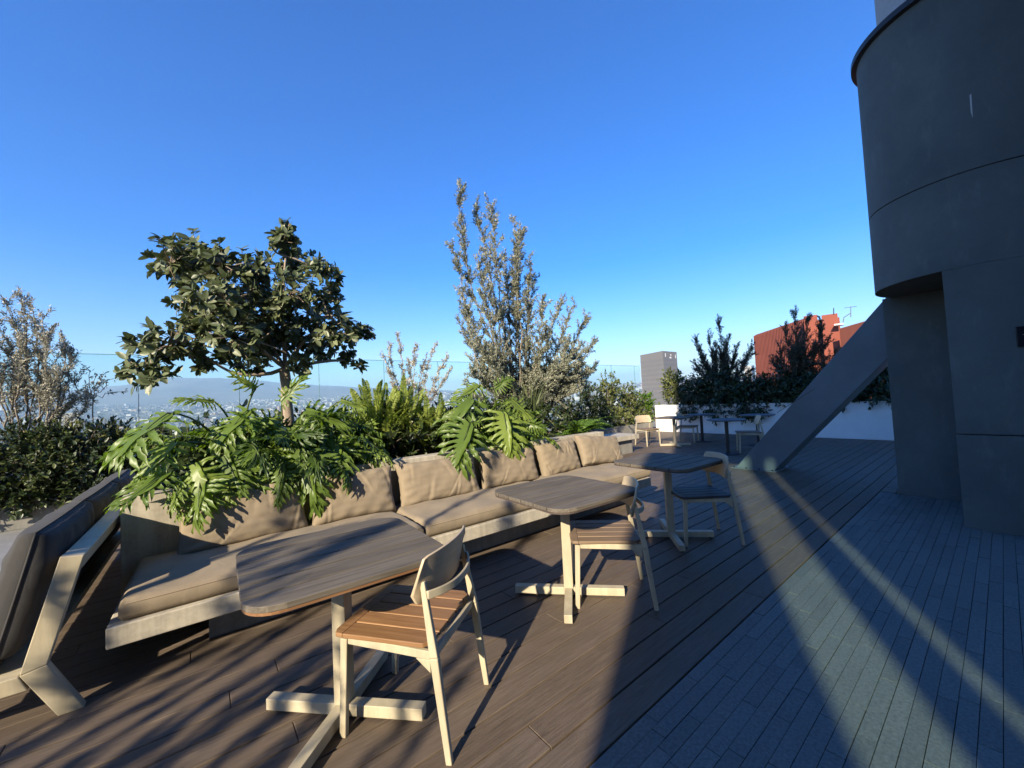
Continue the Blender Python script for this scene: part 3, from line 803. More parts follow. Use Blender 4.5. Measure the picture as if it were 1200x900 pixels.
# ================================================================== PLANTS
def unit(a):
    a = np.asarray(a, float); return a / (np.linalg.norm(a, axis=-1, keepdims=True) + 1e-9)
T_DIAM = (np.array([(0, 0, 0), (.45, .5, .10), (1, 0, -.04), (.45, -.5, .10)], float), np.array([(0, 2, 1), (0, 3, 2)]))
T_ELL = (np.array([(0, 0, 0), (.14, .30, .02), (.40, .50, .04), (.70, .44, .02), (.90, .22, -.03), (1, 0, -.07), (.90, -.22, -.03), (.70, -.44, .02), (.40, -.50, .04), (.14, -.30, .02), (.5, 0, -.015)], float),
         np.array([(10, i + 1, i) if i < 9 else (10, 0, 9) for i in range(10)]))
def leaf_arrays(P, D, N, L, W, tpl):
    """instances of a flat leaf template as one vertex / triangle array"""
    P = np.asarray(P, float); D = unit(D); N = np.asarray(N, float)
    S = unit(np.cross(N, D)); U = np.cross(D, S)
    n = len(P); tv, tt = tpl; k = len(tv)
    L = np.broadcast_to(np.asarray(L, float), (n,)); W = np.broadcast_to(np.asarray(W, float), (n,))
    V = P[:, None, :] + D[:, None, :] * (tv[None, :, 0:1] * L[:, None, None]) + S[:, None, :] * (tv[None, :, 1:2] * W[:, None, None]) + U[:, None, :] * (tv[None, :, 2:3] * L[:, None, None])
    T = (tt[None] + (np.arange(n) * k)[:, None, None]).reshape(-1, 3)
    return V.reshape(-1, 3), T, k
def foliage(name, P, D, N, L, W, tpl, mat, parent, origin, tone=None):
    V, T, k = leaf_arrays(P, D, N, L, W, tpl)
    if tone is None: tone = rng.beta(1.6, 2.2, len(P))
    o = tri_mesh(name, V - np.asarray(origin, float), T, mat, parent, np.repeat(tone, k))
    return o
def rand_dir(n): return unit(rng.normal(size=(n, 3)))
def path(p0, p1, bend=(0, 0, 0), n=8, jit=0.0):
    p0 = np.asarray(p0, float); p1 = np.asarray(p1, float); t = np.linspace(0, 1, n)[:, None]
    c = p0 + (p1 - p0) * t + np.asarray(bend, float) * (4 * t * (1 - t))
    if jit: c[1:-1] += rng.normal(size=(n - 2, 3)) * jit
    return c
def along(pts, ts):
    ts = np.clip(np.asarray(ts), 0, .9999) * (len(pts) - 1); i = ts.astype(int); f = (ts - i)[:, None]
    return pts[i] * (1 - f) + pts[i + 1] * f, unit(pts[i + 1] - pts[i])

def shoot_tree(name, label, cat, base, shoots, trunks, leaf, lmat, bmat=None, group=None, per_m=95, twig=(.16, .42), up=.55, twigs_m=9, start=.15, spread=.55, fade=1.0, jit=.015):
    """a tree of upright leafy shoots: trunks (p0,p1,r0,r1), shoots (p0,p1,r0,bend)"""
    base = np.asarray(base, float)
    root = thing(name, label, cat, tuple(base), 0, group)
    wood = MB(); P, D, N = [], [], []
    for p0, p1, r0, r1 in trunks:
        c = path(p0, p1, rng.normal(size=3) * .04, 7, .008) - base
        wood.tube(c, list(np.linspace(r0, r1, len(c))), 8)
    for p0, p1, r0, bend in shoots:
        c = path(p0, p1, bend, 10, jit)
        wood.tube(c - base, list(np.linspace(r0, .003, len(c))), 5)
        ln = np.linalg.norm(np.diff(c, axis=0), axis=1).sum()
        nt_ = max(2, int(twigs_m * ln))
        ts = start + (1 - start) * rng.random(nt_) ** .85
        q, d = along(c, ts)
        side = unit(rng.normal(size=(nt_, 3)) * [1, 1, .5])
        td = unit(side * spread + d * up + [0, 0, .18])
        tl = rng.uniform(*twig, nt_) * (1.0 - .55 * ts ** fade)
        for a, b, l in zip(q, td, tl):
            e = a + b * l
            if l > .1: wood.tube([a - base, (a + e) / 2 - base + rng.normal(size=3) * .01, e - base], [.004, .003, .0015], 3, False)
            m = max(3, int(per_m * l))
            f = rng.random(m)
            P.append(a + b * (l * f)[:, None] + rng.normal(size=(m, 3)) * .012); D.append(unit(b * .75 + rng.normal(size=(m, 3)) * .55)); N.append(rand_dir(m) + [0, 0, .5])
        m = int(per_m * ln * .35); f = start + (1 - start) * rng.random(m)
        q, d = along(c, f); P.append(q + rng.normal(size=(m, 3)) * .012); D.append(unit(d * .8 + rng.normal(size=(m, 3)) * .6)); N.append(rand_dir(m) + [0, 0, .4])
    P, D, N = map(np.concatenate, (P, D, N))
    L = rng.uniform(.7, 1.25, len(P)) * leaf[0]
    smooth(wood.build('trunk', bmat or M['bark'], root), 60)
    foliage('crown', P, D, N, L, L * leaf[1] / leaf[0], T_DIAM, lmat, root, base)
    return root

# ---- split-leaf philodendrons
def selloum(nl=8, seed=0):
    """one deeply cut leaf, unit length along +X, side +Y, up +Z; returns verts, tris"""
    rg = np.random.default_rng(seed)
    V, T = [], []
    def add(p): V.append(p); return len(V) - 1
    def zz(x, y): return -.34 * x * x - .30 * abs(y) ** 1.5 + .06 * math.sin(5 * x + 3 * y + seed) + .015 * math.sin(31 * y + 17 * x)
    def pt(x, y, dz=0): return add((x, y, zz(x, y) + dz))
    tk = np.linspace(-.02, .93, nl + 1)
    mid = [pt(t, 0, -.012) for t in tk]
    for s in (-1, 1):
        # sinus points
        def ell(f): return .47 * (math.sin(math.pi * (.28 + .62 * f)) ** .8)
        ang = lambda f: R(128 - 112 * f ** .8)
        sin_ = []
        for k in range(nl + 1):
            f = k / nl; a = ang(f); l = ell(f) * (.20 + .05 * rg.random() if 0 < k < nl else .15)
            sin_.append(pt(tk[k] + math.cos(a) * l, s * math.sin(a) * l, .012))
        for k in range(nl):
            if s > 0: T += [(mid[k], mid[k + 1], sin_[k + 1]), (mid[k], sin_[k + 1], sin_[k])]
            else: T += [(mid[k], sin_[k + 1], mid[k + 1]), (mid[k], sin_[k], sin_[k + 1])]
            f = (k + .5) / nl; a = ang(f) + rg.normal() * .10; l = ell(f) * rg.uniform(.78, 1.18)
            c = np.array([math.cos(a), s * math.sin(a)]); nrm = np.array([-c[1], c[0]])
            o_ = np.array([(tk[k] + tk[k + 1]) / 2, 0])
            wv = rg.uniform(-.09, .09); cv = rg.normal() * .07; dr = rg.uniform(.02, .13); prev = (sin_[k], sin_[k + 1]); pc = None
            w0 = .026 + .007 * math.sin(3.1 * f)
            for r_, w in ((.38, .85), (.50, 1.25), (.62, .85), (.74, 1.2), (.86, .85), (.96, .5)):
                ce = o_ + c * l * r_ + np.array([.045 * r_ * r_, 0]) + nrm * cv * r_ * r_
                ww = w0 * w * rg.uniform(.72, 1.28)
                a1 = pt(*(ce - nrm * ww * s), dz=.018 + wv * r_ * math.cos(9 * r_) - dr * r_ ** 3); b1 = pt(*(ce + nrm * ww * s), dz=.018 - wv * r_ * math.cos(9 * r_) - dr * r_ ** 3); m1 = pt(*ce, dz=-.008 - dr * r_ ** 3)
                # orientation
                e0, e1 = prev
                if pc is None:
                    q = [(e0, a1, m1), (e0, m1, e1), (e1, m1, b1)]
                    # a1 sits towards lower f or higher f depending on side; choose nearer
                    da = np.linalg.norm(np.array(V[a1][:2]) - np.array(V[e0][:2])); db = np.linalg.norm(np.array(V[b1][:2]) - np.array(V[e0][:2]))
                    if db < da: a1, b1 = b1, a1; q = [(e0, a1, m1), (e0, m1, e1), (e1, m1, b1)]
                    flip = db < da
                else:
                    if flip: a1, b1 = b1, a1
                    q = [(e0, a1, m1), (e0, m1, pc), (pc, m1, b1), (pc, b1, e1)]
                T += q; prev = (a1, b1); pc = m1
            ce = o_ + c * l * 1.04 + np.array([.05, 0]) + nrm * cv * 1.08; tp = pt(*ce, dz=-.02 - dr * 1.1)
            T += [(prev[0], tp, pc), (pc, tp, prev[1])]
    # tip lobe
    tp = pt(1.12, 0, -.04); a1 = pt(1.0, .05, 0); b1 = pt(1.0, -.05, 0)
    e = mid[-1]
    # attach tip to the last sinus points through the midrib
    T += [(e, a1, tp), (e, tp, b1)]
    return np.array(V, float), np.array(T)
SELL = [selloum(10 + s % 2, s) for s in range(5)]
def philodendron(label, base, key, nrand, seed, size=(.18, .33), fan=None, hmin=.15):
    """key: list of (leaf base point, tip point, size factor); random ones fill the clump"""
    rg = np.random.default_rng(seed)
    base = np.asarray(base, float)
    root = thing('philodendron', label, 'plant', tuple(base), 0, 'split leaf philodendrons')
    VV, TT, CC = [], [], []; off = 0
    st = MB()
    def put(b, d, n, L, tone, var, flat=1.0):
        nonlocal off
        V, T = SELL[var]; V = V * [1, 1, flat]
        d = unit(d); s = unit(np.cross(n, d)); u = np.cross(d, s)
        W = rg.uniform(.9, 1.08)
        X = b + (V[:, 0:1] * L) * d + (V[:, 1:2] * L * W) * s + (V[:, 2:3] * L) * u
        VV.append(X - base); TT.append(T + off); CC.append(np.full(len(V), tone) + rg.normal(size=len(V)) * .015); off += len(V)
        # midrib and stalk
        rib = np.array([(t, 0, (-.34 * t * t - .018) * flat) for t in np.linspace(0, .95, 7)])
        rp = b + rib[:, 0:1] * L * d + rib[:, 2:3] * L * u
        st.tube(rp + u * .004 - base, list(np.linspace(.0055, .0015, 7)), 4, False)
        s0 = base + [rg.normal() * .05, rg.normal() * .05, rg.uniform(0, .15)]
        up_ = np.array([0, 0, .25 * np.linalg.norm(b - s0)])
        st.tube(path(s0, b, up_ * .6 + rg.normal(size=3) * .02, 8) - base, list(np.linspace(.013, .006, 8)), 6, False)
    for b, t, n_, k in key:
        b = np.asarray(b, float); t = np.asarray(t, float); d = t - b; L = np.linalg.norm(d) * k * .86
        put(b, d, np.asarray(n_, float), L, rg.uniform(.40, .80), rg.integers(5), .65)
    for i in range(nrand):
        a = rg.uniform(0, 2 * math.pi) if fan is None else rg.uniform(*fan)
        el = math.asin(rg.uniform(hmin, .98))
        r_ = rg.uniform(.30, .72)
        hd = np.array([math.cos(a), math.sin(a), 0])
        b = base + hd * r_ * math.cos(el) + np.array([0, 0, .08 + r_ * math.sin(el) * .75])
        d = hd * (1.0 - .3 * math.sin(el)) + np.array([0, 0, -.55 + .75 * math.sin(el)]) + rg.normal(size=3) * .18
        n_ = np.array([0, 0, .9]) + hd * .5 + rg.normal(size=3) * .38
        put(b, d, n_, rg.uniform(*size), np.clip(rg.normal(.42, .2), 0, 1), rg.integers(5))
    smooth(st.build('stalks', M['stem'], root))
    o = tri_mesh('foliage', np.concatenate(VV), np.concatenate(TT), M['leaf_philo'], root, np.clip(np.concatenate(CC), 0, 1))
    smooth(o)
    return root
SUNV = np.array([-.80, -.42, .43])              # towards the sun
CAMV = np.array([-.3, -.9, .35])
k1 = [(at_y(352, 528, 3.72), at_y(372, 603, 3.46), (-.35, -1, .25), 1.0), (at_y(360, 482, 4.05), at_y(417, 497, 3.88), (-.3, -.85, .6), 1.05),
      (at_y(392, 508, 4.0), at_y(398, 545, 3.55), (-.2, -.9, .6), 1.0), (at_y(345, 500, 4.0), at_y(405, 520, 3.85), (-.3, -.7, .7), .8),
      (at_y(330, 470, 4.3), at_y(352, 440, 4.2), (-.6, -.7, .3), 1.1), (at_y(400, 470, 4.2), at_y(436, 478, 4.05), (-.2, -.7, .7), .9)] + [(at_y(330, 545, 3.72), at_y(322, 600, 3.48), (-.4, -1, .2), .85), (at_y(395, 545, 3.72), at_y(412, 590, 3.5), (-.3, -1, .3), .8)]
k2 = [(at_y(290, 480, 4.0), at_y(248, 520, 3.75), (-.5, -.8, .6), 1.1), (at_y(196, 484, 3.95), at_y(122, 530, 3.58), (-.45, -.5, .8), 1.05),
      (at_y(236, 556, 3.66), at_y(222, 616, 3.44), (-.6, -.8, .2), 1.05), (at_y(196, 555, 3.75), at_y(130, 588, 3.48), (-.3, -.7, .7), 1.0),
      (at_y(262, 535, 3.8), at_y(285, 580, 3.48), (-.3, -.9, .35), .9), (at_y(205, 520, 3.9), at_y(150, 560, 3.7), (-.4, -.6, .8), 1.0),
      (at_y(250, 470, 4.1), at_y(205, 462, 3.95), (-.5, -.6, .6), 1.0), (at_y(215, 560, 3.75), at_y(190, 600, 3.46), (-.5, -.8, .4), .8),
      (at_y(300, 455, 4.3), at_y(275, 440, 4.2), (-.6, -.7, .4), 1.1), (at_y(280, 545, 3.8), at_y(315, 585, 3.48), (-.3, -.9, .35), .75)] + [(at_y(228, 545, 3.7), at_y(250, 602, 3.46), (-.4, -1, .25), .9), (at_y(205, 575, 3.68), at_y(207, 622, 3.46), (-.5, -1, .2), .7), (at_y(262, 560, 3.7), at_y(268, 605, 3.46), (-.3, -1, .2), .7)]
k3 = [(at_y(590, 484, 3.78), at_y(601, 536, 3.50), (-.4, -.9, .4), 1.05), (at_y(550, 496, 3.76), at_y(532, 548, 3.50), (-.5, -.8, .5), 1.05),
      (at_y(552, 470, 4.1), at_y(520, 500, 3.85), (-.5, -.7, .6), 1.05), (at_y(600, 470, 4.1), at_y(640, 500, 3.85), (-.3, -.7, .7), .9),
      (at_y(560, 452, 4.3), at_y(535, 462, 4.15), (-.5, -.6, .7), 1.1), (at_y(580, 455, 4.3), at_y(600, 440, 4.2), (-.5, -.7, .5), 1.1)]
philodendron('broad split leaf plant spilling over the bench back beside the slender tree trunk', (.70, 4.35, .80), k1, 120, 11, fan=(R(150), R(400)))
philodendron('leftmost split leaf plant with long leaves hanging over the bare end of the bench wall', (.22, 4.32, .80), k2, 120, 12, fan=(R(-100), R(175)))
philodendron('split leaf plant drooping over the middle cushions in front of the tall wispy tree', (3.00, 4.35, .80), k3, 100, 13)

# ---- ferns and strap leaves
def fern(label, base, tips, seed, lp=.055, wp=.018, mat='leaf_fern', name='fern', group='ferns in the planting bed', cat='fern', step=.016):
    rg = np.random.default_rng(seed); base = np.asarray(base, float)
    root = thing(name, label, cat, tuple(base), 0, group)
    P, D, N, L, W = [], [], [], [], []; st = MB()
    for t in tips:
        t = np.asarray(t, float); s0 = base + [rg.normal() * .05, rg.normal() * .04, 0]
        ln = np.linalg.norm(t - s0)
        c = path(s0, t, [0, 0, .18 * ln], 12)
        st.tube(c - base, list(np.linspace(.004, .0015, 12)), 4, False)
        ts = np.arange(.12, 1, step / ln); q, d = along(c, ts)
        sd = unit(np.cross(d, [rg.normal() * .5, rg.normal() * .5, 1.0])); 
        for s in (-1, 1):
            P.append(q); D.append(unit(sd * s + d * .45 + [0, 0, -.12] + rg.normal(size=q.shape) * .1)); N.append(np.cross(sd, d) + rg.normal(size=q.shape) * .2)
            k = np.sin(np.pi * (.12 + .86 * ts)) ** .7
            L.append(lp * k); W.append(np.full(len(q), wp))
    smooth(st.build('stalks', M['stem'], root))
    foliage('foliage', np.concatenate(P), np.concatenate(D), np.concatenate(N), np.concatenate(L), np.concatenate(W), T_DIAM, M[mat], root, base)
    return root
def fan_tips(base, n, rh, h, seed, zlo=.35):
    rg = np.random.default_rng(seed); out = []
    for i in range(n):
        a = rg.uniform(0, 2 * math.pi); r_ = rh * rg.uniform(.25, 1); z = h * rg.uniform(zlo, 1) * (1 - .35 * (r_ / rh) ** 2)
        out.append((base[0] + math.cos(a) * r_, base[1] + math.sin(a) * r_, base[2] + z))
    return out
for i, (px, y, h, n, lab) in enumerate(((440, 4.45, 1.02, 90, 'yellow green upright fern beside the broad split leaf plant'), (475, 4.5, 1.04, 90, 'yellow green upright fern below the thin pale shrub'),
                                        (508, 4.4, .84, 70, 'fern between the ferns and the middle split leaf plant'))):
    b = at_y(px, 500, y); b = (b.x, y, .76)
    fern(lab if i != 2 else 'shorter dark green fern just left of the middle split leaf plant', b, fan_tips(b, n, .42, h, 70 + i), 80 + i, mat='leaf_fern')
b = at_y(672, 500, 4.15); b = (b.x, 4.12, .80)
fern('low bright green fern behind the far end of the bench', b, [(b[0] + x_, b[1] + y_, b[2] + z_) for x_, y_, z_ in rng.uniform((-.55, -.3, .02), (.75, .4, .24), (46, 3))], 90, .05, .02, 'leaf_bright')
def ribbon_plant(name, label, base, leaves_, mat, cat='plant', group=None, w=.028):
    """long arching strap leaves: (tip, bend, width)"""
    base = np.asarray(base, float); root = thing(name, label, cat, tuple(base), 0, group)
    V, T, C = [], [], []; off = 0
    for tip, bend, ww in leaves_:
        s0 = base + [rng.normal() * .05, rng.normal() * .04, 0]
        c = path(s0, tip, bend, 12); d = unit(np.gradient(c, axis=0)); sd = unit(np.cross(d, rng.normal(size=3) * .6 + [0.2, -1, 0]))
        k = (np.sin(np.pi * np.linspace(.12, 1, 12)) ** .6)[:, None] * ww / 2
        nrm = np.cross(d, sd)
        rowV = np.stack([c - sd * k + nrm * k * .35, c, c + sd * k + nrm * k * .35], 1) - base
        V.append(rowV.reshape(-1, 3)); C.append(np.full(36, rng.random()))
        for i in range(11):
            for j in range(2):
                a = off + i * 3 + j; T += [(a, a + 1, a + 4), (a, a + 4, a + 3)]
        off += 36
    smooth(tri_mesh('foliage', np.concatenate(V), np.array(T), mat, root, np.concatenate(C)))
    return root
b = at_y(622, 500, 4.75); b = np.array((b.x, 4.75, .78))
lv = []
for i in range(44):
    h = rng.uniform(.45, 1.0); a = rng.uniform(0, 6.28); r_ = rng.uniform(.05, .45)
    lv.append((b + [math.cos(a) * r_, math.sin(a) * r_, h], (0, 0, .10), rng.uniform(.022, .042)))
for px, py, yy in ((660, 520, 4.1), (585, 440, 4.6), (645, 455, 4.5), (667, 505, 4.2)): lv.append((at_y(px, py, yy), (0, 0, .35), .035))
ribbon_plant('strap_leaf_plant', 'clump of long strap leaves at the foot of the tall wispy tree', b, lv, M['leaf_strap'])
for i, (px, lab) in enumerate(((545, 'spiky rosette plant poking up between the ferns and the split leaf plant'), (520, 'small spiky rosette plant among the ferns'))):
    b = at_y(px, 500, 4.8); b = np.array((b.x, 4.8, .78)); lv = []
    for k in range(40):
        a = rng.uniform(0, 6.28); r_ = rng.uniform(.15, .38); lv.append((b + [math.cos(a) * r_, math.sin(a) * r_, rng.uniform(.35, .72 - .2 * i)], (0, 0, .06), .036))
    ribbon_plant('spiky_rosette', lab, b, lv, M['leaf_shrub'], group='spiky rosettes')

M['leaf_shrub2'] = m_leaf('mid_shrub_leaf', [(0, (.03, .045, .014)), (0.5, (.06, .085, .026)), (1, (.13, .15, .05))], 0.45, 0.2, 0.4)
# ---- loose shrubs
def bush(name, label, base, blobs, n, leaf, mat, tpl=T_ELL, group=None, cat='shrub', droop=0.0, upd=.3, woody=True):
    """blobs: (centre, radii, weight); leaf clumps on short twigs spread through the volume"""
    base = np.asarray(base, float); root = thing(name, label, cat, tuple(base), 0, group)
    wts = np.array([b[2] for b in blobs], float); wts /= wts.sum()
    P, D, N = [], [], []; st = MB()
    ncl = max(4, n // 9)
    ids = rng.choice(len(blobs), ncl, p=wts)
    for b in ids:
        c, r_, _ = blobs[b]; c = np.asarray(c, float); r_ = np.asarray(r_, float)
        u = rand_dir(1)[0]; q = c + u * r_ * rng.random() ** .45
        d = unit(u * .8 + np.array([0, 0, upd - droop]) + rng.normal(size=3) * .35)
        l = leaf[0] * rng.uniform(1.2, 2.6)
        if woody and rng.random() < .5: st.tube([q - d * l * 1.6 - base, q + d * l - base], [.004, .0015], 3, False)
        m = 9; f = rng.random(m)
        P.append(q + d * (l * f)[:, None] + rng.normal(size=(m, 3)) * leaf[0] * .12)
        D.append(unit(d * .7 + rng.normal(size=(m, 3)) * .6 + [0, 0, -droop * .6])); N.append(np.array([0, 0, .9]) + u * .5 + rng.normal(size=(m, 3)) * .45)
    for b in blobs:
        c = np.asarray(b[0], float)
        for k in range(3):
            e = c + rand_dir(1)[0] * np.asarray(b[1]) * .7
            st.tube(path(base + rng.normal(size=3) * [.05, .05, 0], e, rng.normal(size=3) * .04, 6) - base, [.012, .010, .008, .006, .004, .002], 5, False)
    P, D, N = map(np.concatenate, (P, D, N)); L = rng.uniform(.65, 1.25, len(P)) * leaf[0]
    smooth(st.build('stems', M['bark'], root))
    foliage('foliage', P, D, N, L, L * leaf[1] / leaf[0], tpl, mat, root, base)
    return root

# dark undergrowth filling the bed behind the bench
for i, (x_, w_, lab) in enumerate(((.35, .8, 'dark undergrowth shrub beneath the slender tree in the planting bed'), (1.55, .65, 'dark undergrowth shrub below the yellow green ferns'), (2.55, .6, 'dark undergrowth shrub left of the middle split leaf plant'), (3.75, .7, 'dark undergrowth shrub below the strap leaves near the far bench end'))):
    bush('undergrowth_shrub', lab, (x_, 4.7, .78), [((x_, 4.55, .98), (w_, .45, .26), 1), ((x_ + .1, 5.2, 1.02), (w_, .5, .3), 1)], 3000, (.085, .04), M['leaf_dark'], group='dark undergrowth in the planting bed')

# ---- the broad leathery tree
tb_ = np.array(at_y(335, 490, 4.70)); tb_[2] = .78
root = thing('leathery_leaf_tree', 'slender tree with a wide crown of large leathery dark leaves behind the bench', 'tree', tuple(tb_))
wood = MB()
fork = np.array(at_y(333, 432, 4.70)); c = path(tb_, fork, (.02, 0, 0), 7, .006)
wood.tube(c - tb_, list(np.linspace(.060, .050, 7)), 12)
blobs_px = [(200, 308, 24, 0), (232, 300, 26, .25), (262, 312, 26, -.2), (298, 318, 28, .2), (330, 282, 16, 0), (337, 266, 10, 0), (336, 275, 12, .05), (345, 305, 24, .25), (372, 318, 20, -.2), (392, 322, 13, .1),
            (378, 352, 26, .2), (340, 345, 28, -.3), (300, 352, 30, .35), (262, 352, 30, -.3), (228, 352, 22, 0), (240, 385, 26, .3), (205, 400, 24, -.1), (178, 405, 20, .1), (165, 435, 18, 0), (185, 440, 12, -.2),
            (275, 395, 30, -.25), (312, 400, 28, .3), (350, 392, 28, 0), (388, 385, 26, -.2), (415, 392, 18, .1), (432, 388, 11, 0), (405, 418, 14, .15), (421, 431, 9, 0), (290, 428, 14, .1), (352, 425, 14, -.2), (235, 425, 12, .1), (376, 410, 18, .2), (318, 372, 30, -.1)]
P, D, N = [], [], []
def wpt(px, py, dy): return np.array(at_y(px, py, 4.70 + dy))
mains = [(333, 432, 240, 418, 0), (333, 430, 285, 360, .2), (334, 428, 335, 300, 0), (334, 430, 385, 370, -.15), (333, 432, 415, 425, .1), (333, 430, 300, 400, -.25), (240, 418, 178, 420, 0), (285, 360, 215, 312, .1), (335, 300, 337, 268, 0), (285, 360, 262, 320, -.1), (385, 370, 425, 392, 0)]
for ax_, ay_, bx_, by_, dy in mains:
    a, b_ = wpt(ax_, ay_, 0), wpt(bx_, by_, dy)
    r0 = .022 if (ax_, ay_)[1] > 420 else .012
    cc = path(a, b_, rng.normal(size=3) * .05, 7, .008); wood.tube(cc - tb_, list(np.linspace(r0, r0 * .45, 7)), 7, False)
ends = [wpt(m[2], m[3], m[4]) for m in mains]
for px, py, rad, dy in blobs_px:
    c = wpt(px, py, dy); rr_ = rad / 460 * 4.3
    e = min(ends, key=lambda q: np.linalg.norm(q - c))
    wood.tube(path(e, c, rng.normal(size=3) * .04, 6) - tb_, [.008, .007, .006, .005, .004, .003], 5, False)
    ncl = max(2, int(rad * rad / 16))
    for k in range(ncl):
        u = rand_dir(1)[0]; q = c + u * rr_ * rng.random() ** .4 * [1, 1.25, 1]
        d = unit(u * .9 + np.array([0, 0, .15]) + rng.normal(size=3) * .3)
        wood.tube([c - tb_, (c + q) / 2 - d * .04 - tb_, q - tb_], [.004, .0035, .003], 4, False)
        m = rng.integers(6, 11)
        az = rng.uniform(0, 6.28, m); o_ = unit(np.cross(d, [0.3, .2, 1.0])); o2 = np.cross(d, o_)
        rad_ = o_ * np.cos(az)[:, None] + o2 * np.sin(az)[:, None]
        P.append(q - d * rng.uniform(0, .05, m)[:, None]); D.append(unit(d * .45 + rad_ * .85 + [0, 0, -.22] + rng.normal(size=(m, 3)) * .15)); N.append(d + [0, 0, .5] - rad_ * .2 + rng.normal(size=(m, 3)) * .2)
P, D, N = map(np.concatenate, (P, D, N)); L = rng.uniform(.062, .108, len(P))
smooth(wood.build('trunk', M['bark_pale'], root), 60)
foliage('crown', P, D, N, L, L * .46, T_ELL, M['leaf_rubber'], root, tb_)

# ---- the tall wispy olive in the bed
ob = np.array(at_y(612, 492, 5.2)); ob[2] = .78
f0 = np.array(at_y(612, 475, 5.2))
tips = [(540, 218, 578, 400, 0), (557, 240, 585, 380, .2), (574, 240, 590, 380, -.2), (602, 258, 606, 390, .1), (612, 270, 612, 390, -.2), (590, 300, 598, 420, .3), (626, 325, 620, 420, .2), (632, 345, 628, 430, -.2), (560, 300, 590, 430, -.3),
        (530, 290, 560, 430, .1), (534, 372, 575, 450, .2), (545, 360, 580, 450, -.1), (658, 352, 640, 450, .2), (674, 355, 645, 450, -.2), (686, 372, 650, 455, .1), (697, 400, 655, 460, 0), (700, 425, 660, 465, .2), (640, 385, 628, 450, -.3), (610, 345, 612, 450, .35), (575, 340, 596, 440, -.3),
        (552, 420, 585, 470, .3), (545, 450, 585, 480, -.2), (620, 300, 616, 420, -.1), (600, 330, 605, 440, 0), (665, 400, 640, 465, -.3), (585, 370, 600, 460, .2), (632, 400, 625, 470, .1)]
sh = []
tips += [(rng.uniform(545, 695), rng.uniform(395, 455), rng.uniform(590, 645), rng.uniform(470, 488), rng.uniform(-.45, .45)) for _ in range(38)]
for tx, ty, mx_, my_, dy in tips:
    p0 = np.array(at_y(mx_, my_, 5.2 + dy * .4)); p1 = np.array(at_y(tx, ty, 5.2 + dy))
    sh.append((p0, p1, .010, rng.normal(size=3) * .05))
tr_ = [(ob, f0, .035, .028)] + [(f0 + rng.normal(size=3) * .02, s[0], .016, .009) for s in sh]
shoot_tree('wispy_olive_tree', 'tallest tree, wispy with many upright shoots of tiny grey green leaves', 'tree', ob, sh, tr_, (.042, .014), M['leaf_olive'], per_m=290, twig=(.12, .42), twigs_m=22, up=.72, spread=.66, start=.0)

# thin pale shrub behind the ferns
pb = np.array(at_y(488, 470, 8.05)); pb[2] = .05
sh = [(np.array(at_y(mx_, my_, 8.05)), np.array(at_y(tx, ty, 8.05 + dy)), .006, rng.normal(size=3) * .03) for tx, ty, mx_, my_, dy in
      ((455, 400, 470, 470, 0), (466, 392, 474, 470, .1), (488, 406, 485, 470, -.1), (512, 402, 495, 470, 0), (524, 412, 498, 470, .1), (500, 415, 490, 470, 0), (447, 415, 470, 475, -.1), (530, 430, 500, 475, 0), (478, 418, 480, 470, .1))]
shoot_tree('silver_shrub', 'thin pale silvery shrub behind the yellow green ferns', 'shrub', pb, sh, [(pb, s[0], .012, .006) for s in sh], (.055, .016), M['leaf_silver'], per_m=200, twig=(.06, .2), twigs_m=20, up=.8, start=.05)

# ---- left: dry grey tree, sapling, hedge row, shrubs
lb_ = np.array(at_y(28, 585, 8.75)); lb_[2] = .34
tips = [(22, 342, 30, 470, 0), (35, 352, 38, 470, .2), (8, 352, 18, 470, -.2), (-14, 360, 5, 470, 0), (-40, 350, -5, 480, .2), (60, 385, 52, 480, .1), (72, 392, 60, 490, -.1), (84, 408, 62, 490, .1), (50, 370, 46, 470, -.25), (-60, 400, -5, 500, 0), (90, 440, 62, 505, .2), (102, 462, 60, 520, 0), (30, 400, 30, 490, .3), (10, 400, 15, 490, .3), (-20, 410, 5, 500, -.2), (75, 430, 55, 500, -.3), (45, 415, 40, 500, 0), (5, 385, 14, 480, .1), (60, 440, 48, 510, .2)]
sh = [(np.array(at_y(mx_, my_, 8.75 + dy * .4)), np.array(at_y(tx, ty, 8.75 + dy)), .012, rng.normal(size=3) * .06) for tx, ty, mx_, my_, dy in tips]
f1 = np.array(at_y(28, 540, 8.75))
shoot_tree('dry_olive_tree', 'pale grey dry leaved tree at the left edge of the terrace', 'tree', lb_, sh, [(lb_, f1, .035, .028)] + [(f1, s[0], .015, .008) for s in sh], (.046, .014), M['leaf_dry'], M['bark'], per_m=230, twig=(.12, .46), twigs_m=16, up=.85, spread=.5, start=.0)
sb_ = np.array(at_y(110, 530, 8.9)); sb_[2] = .34
sh = [(np.array(at_y(109, 468, 8.9)), np.array(at_y(tx, ty, 8.9)), .006, (0, 0, .03)) for tx, ty in ((101, 430), (112, 440), (124, 436), (136, 440), (148, 458), (98, 452), (118, 448), (90, 468))]
shoot_tree('sapling', 'small sapling with a thin bare stem in front of the city view', 'tree', sb_, sh, [(sb_, np.array(at_y(109, 468, 8.9)), .010, .007)], (.06, .02), M['leaf_dry'], per_m=45, twig=(.05, .16), twigs_m=9, up=.6, start=.25)
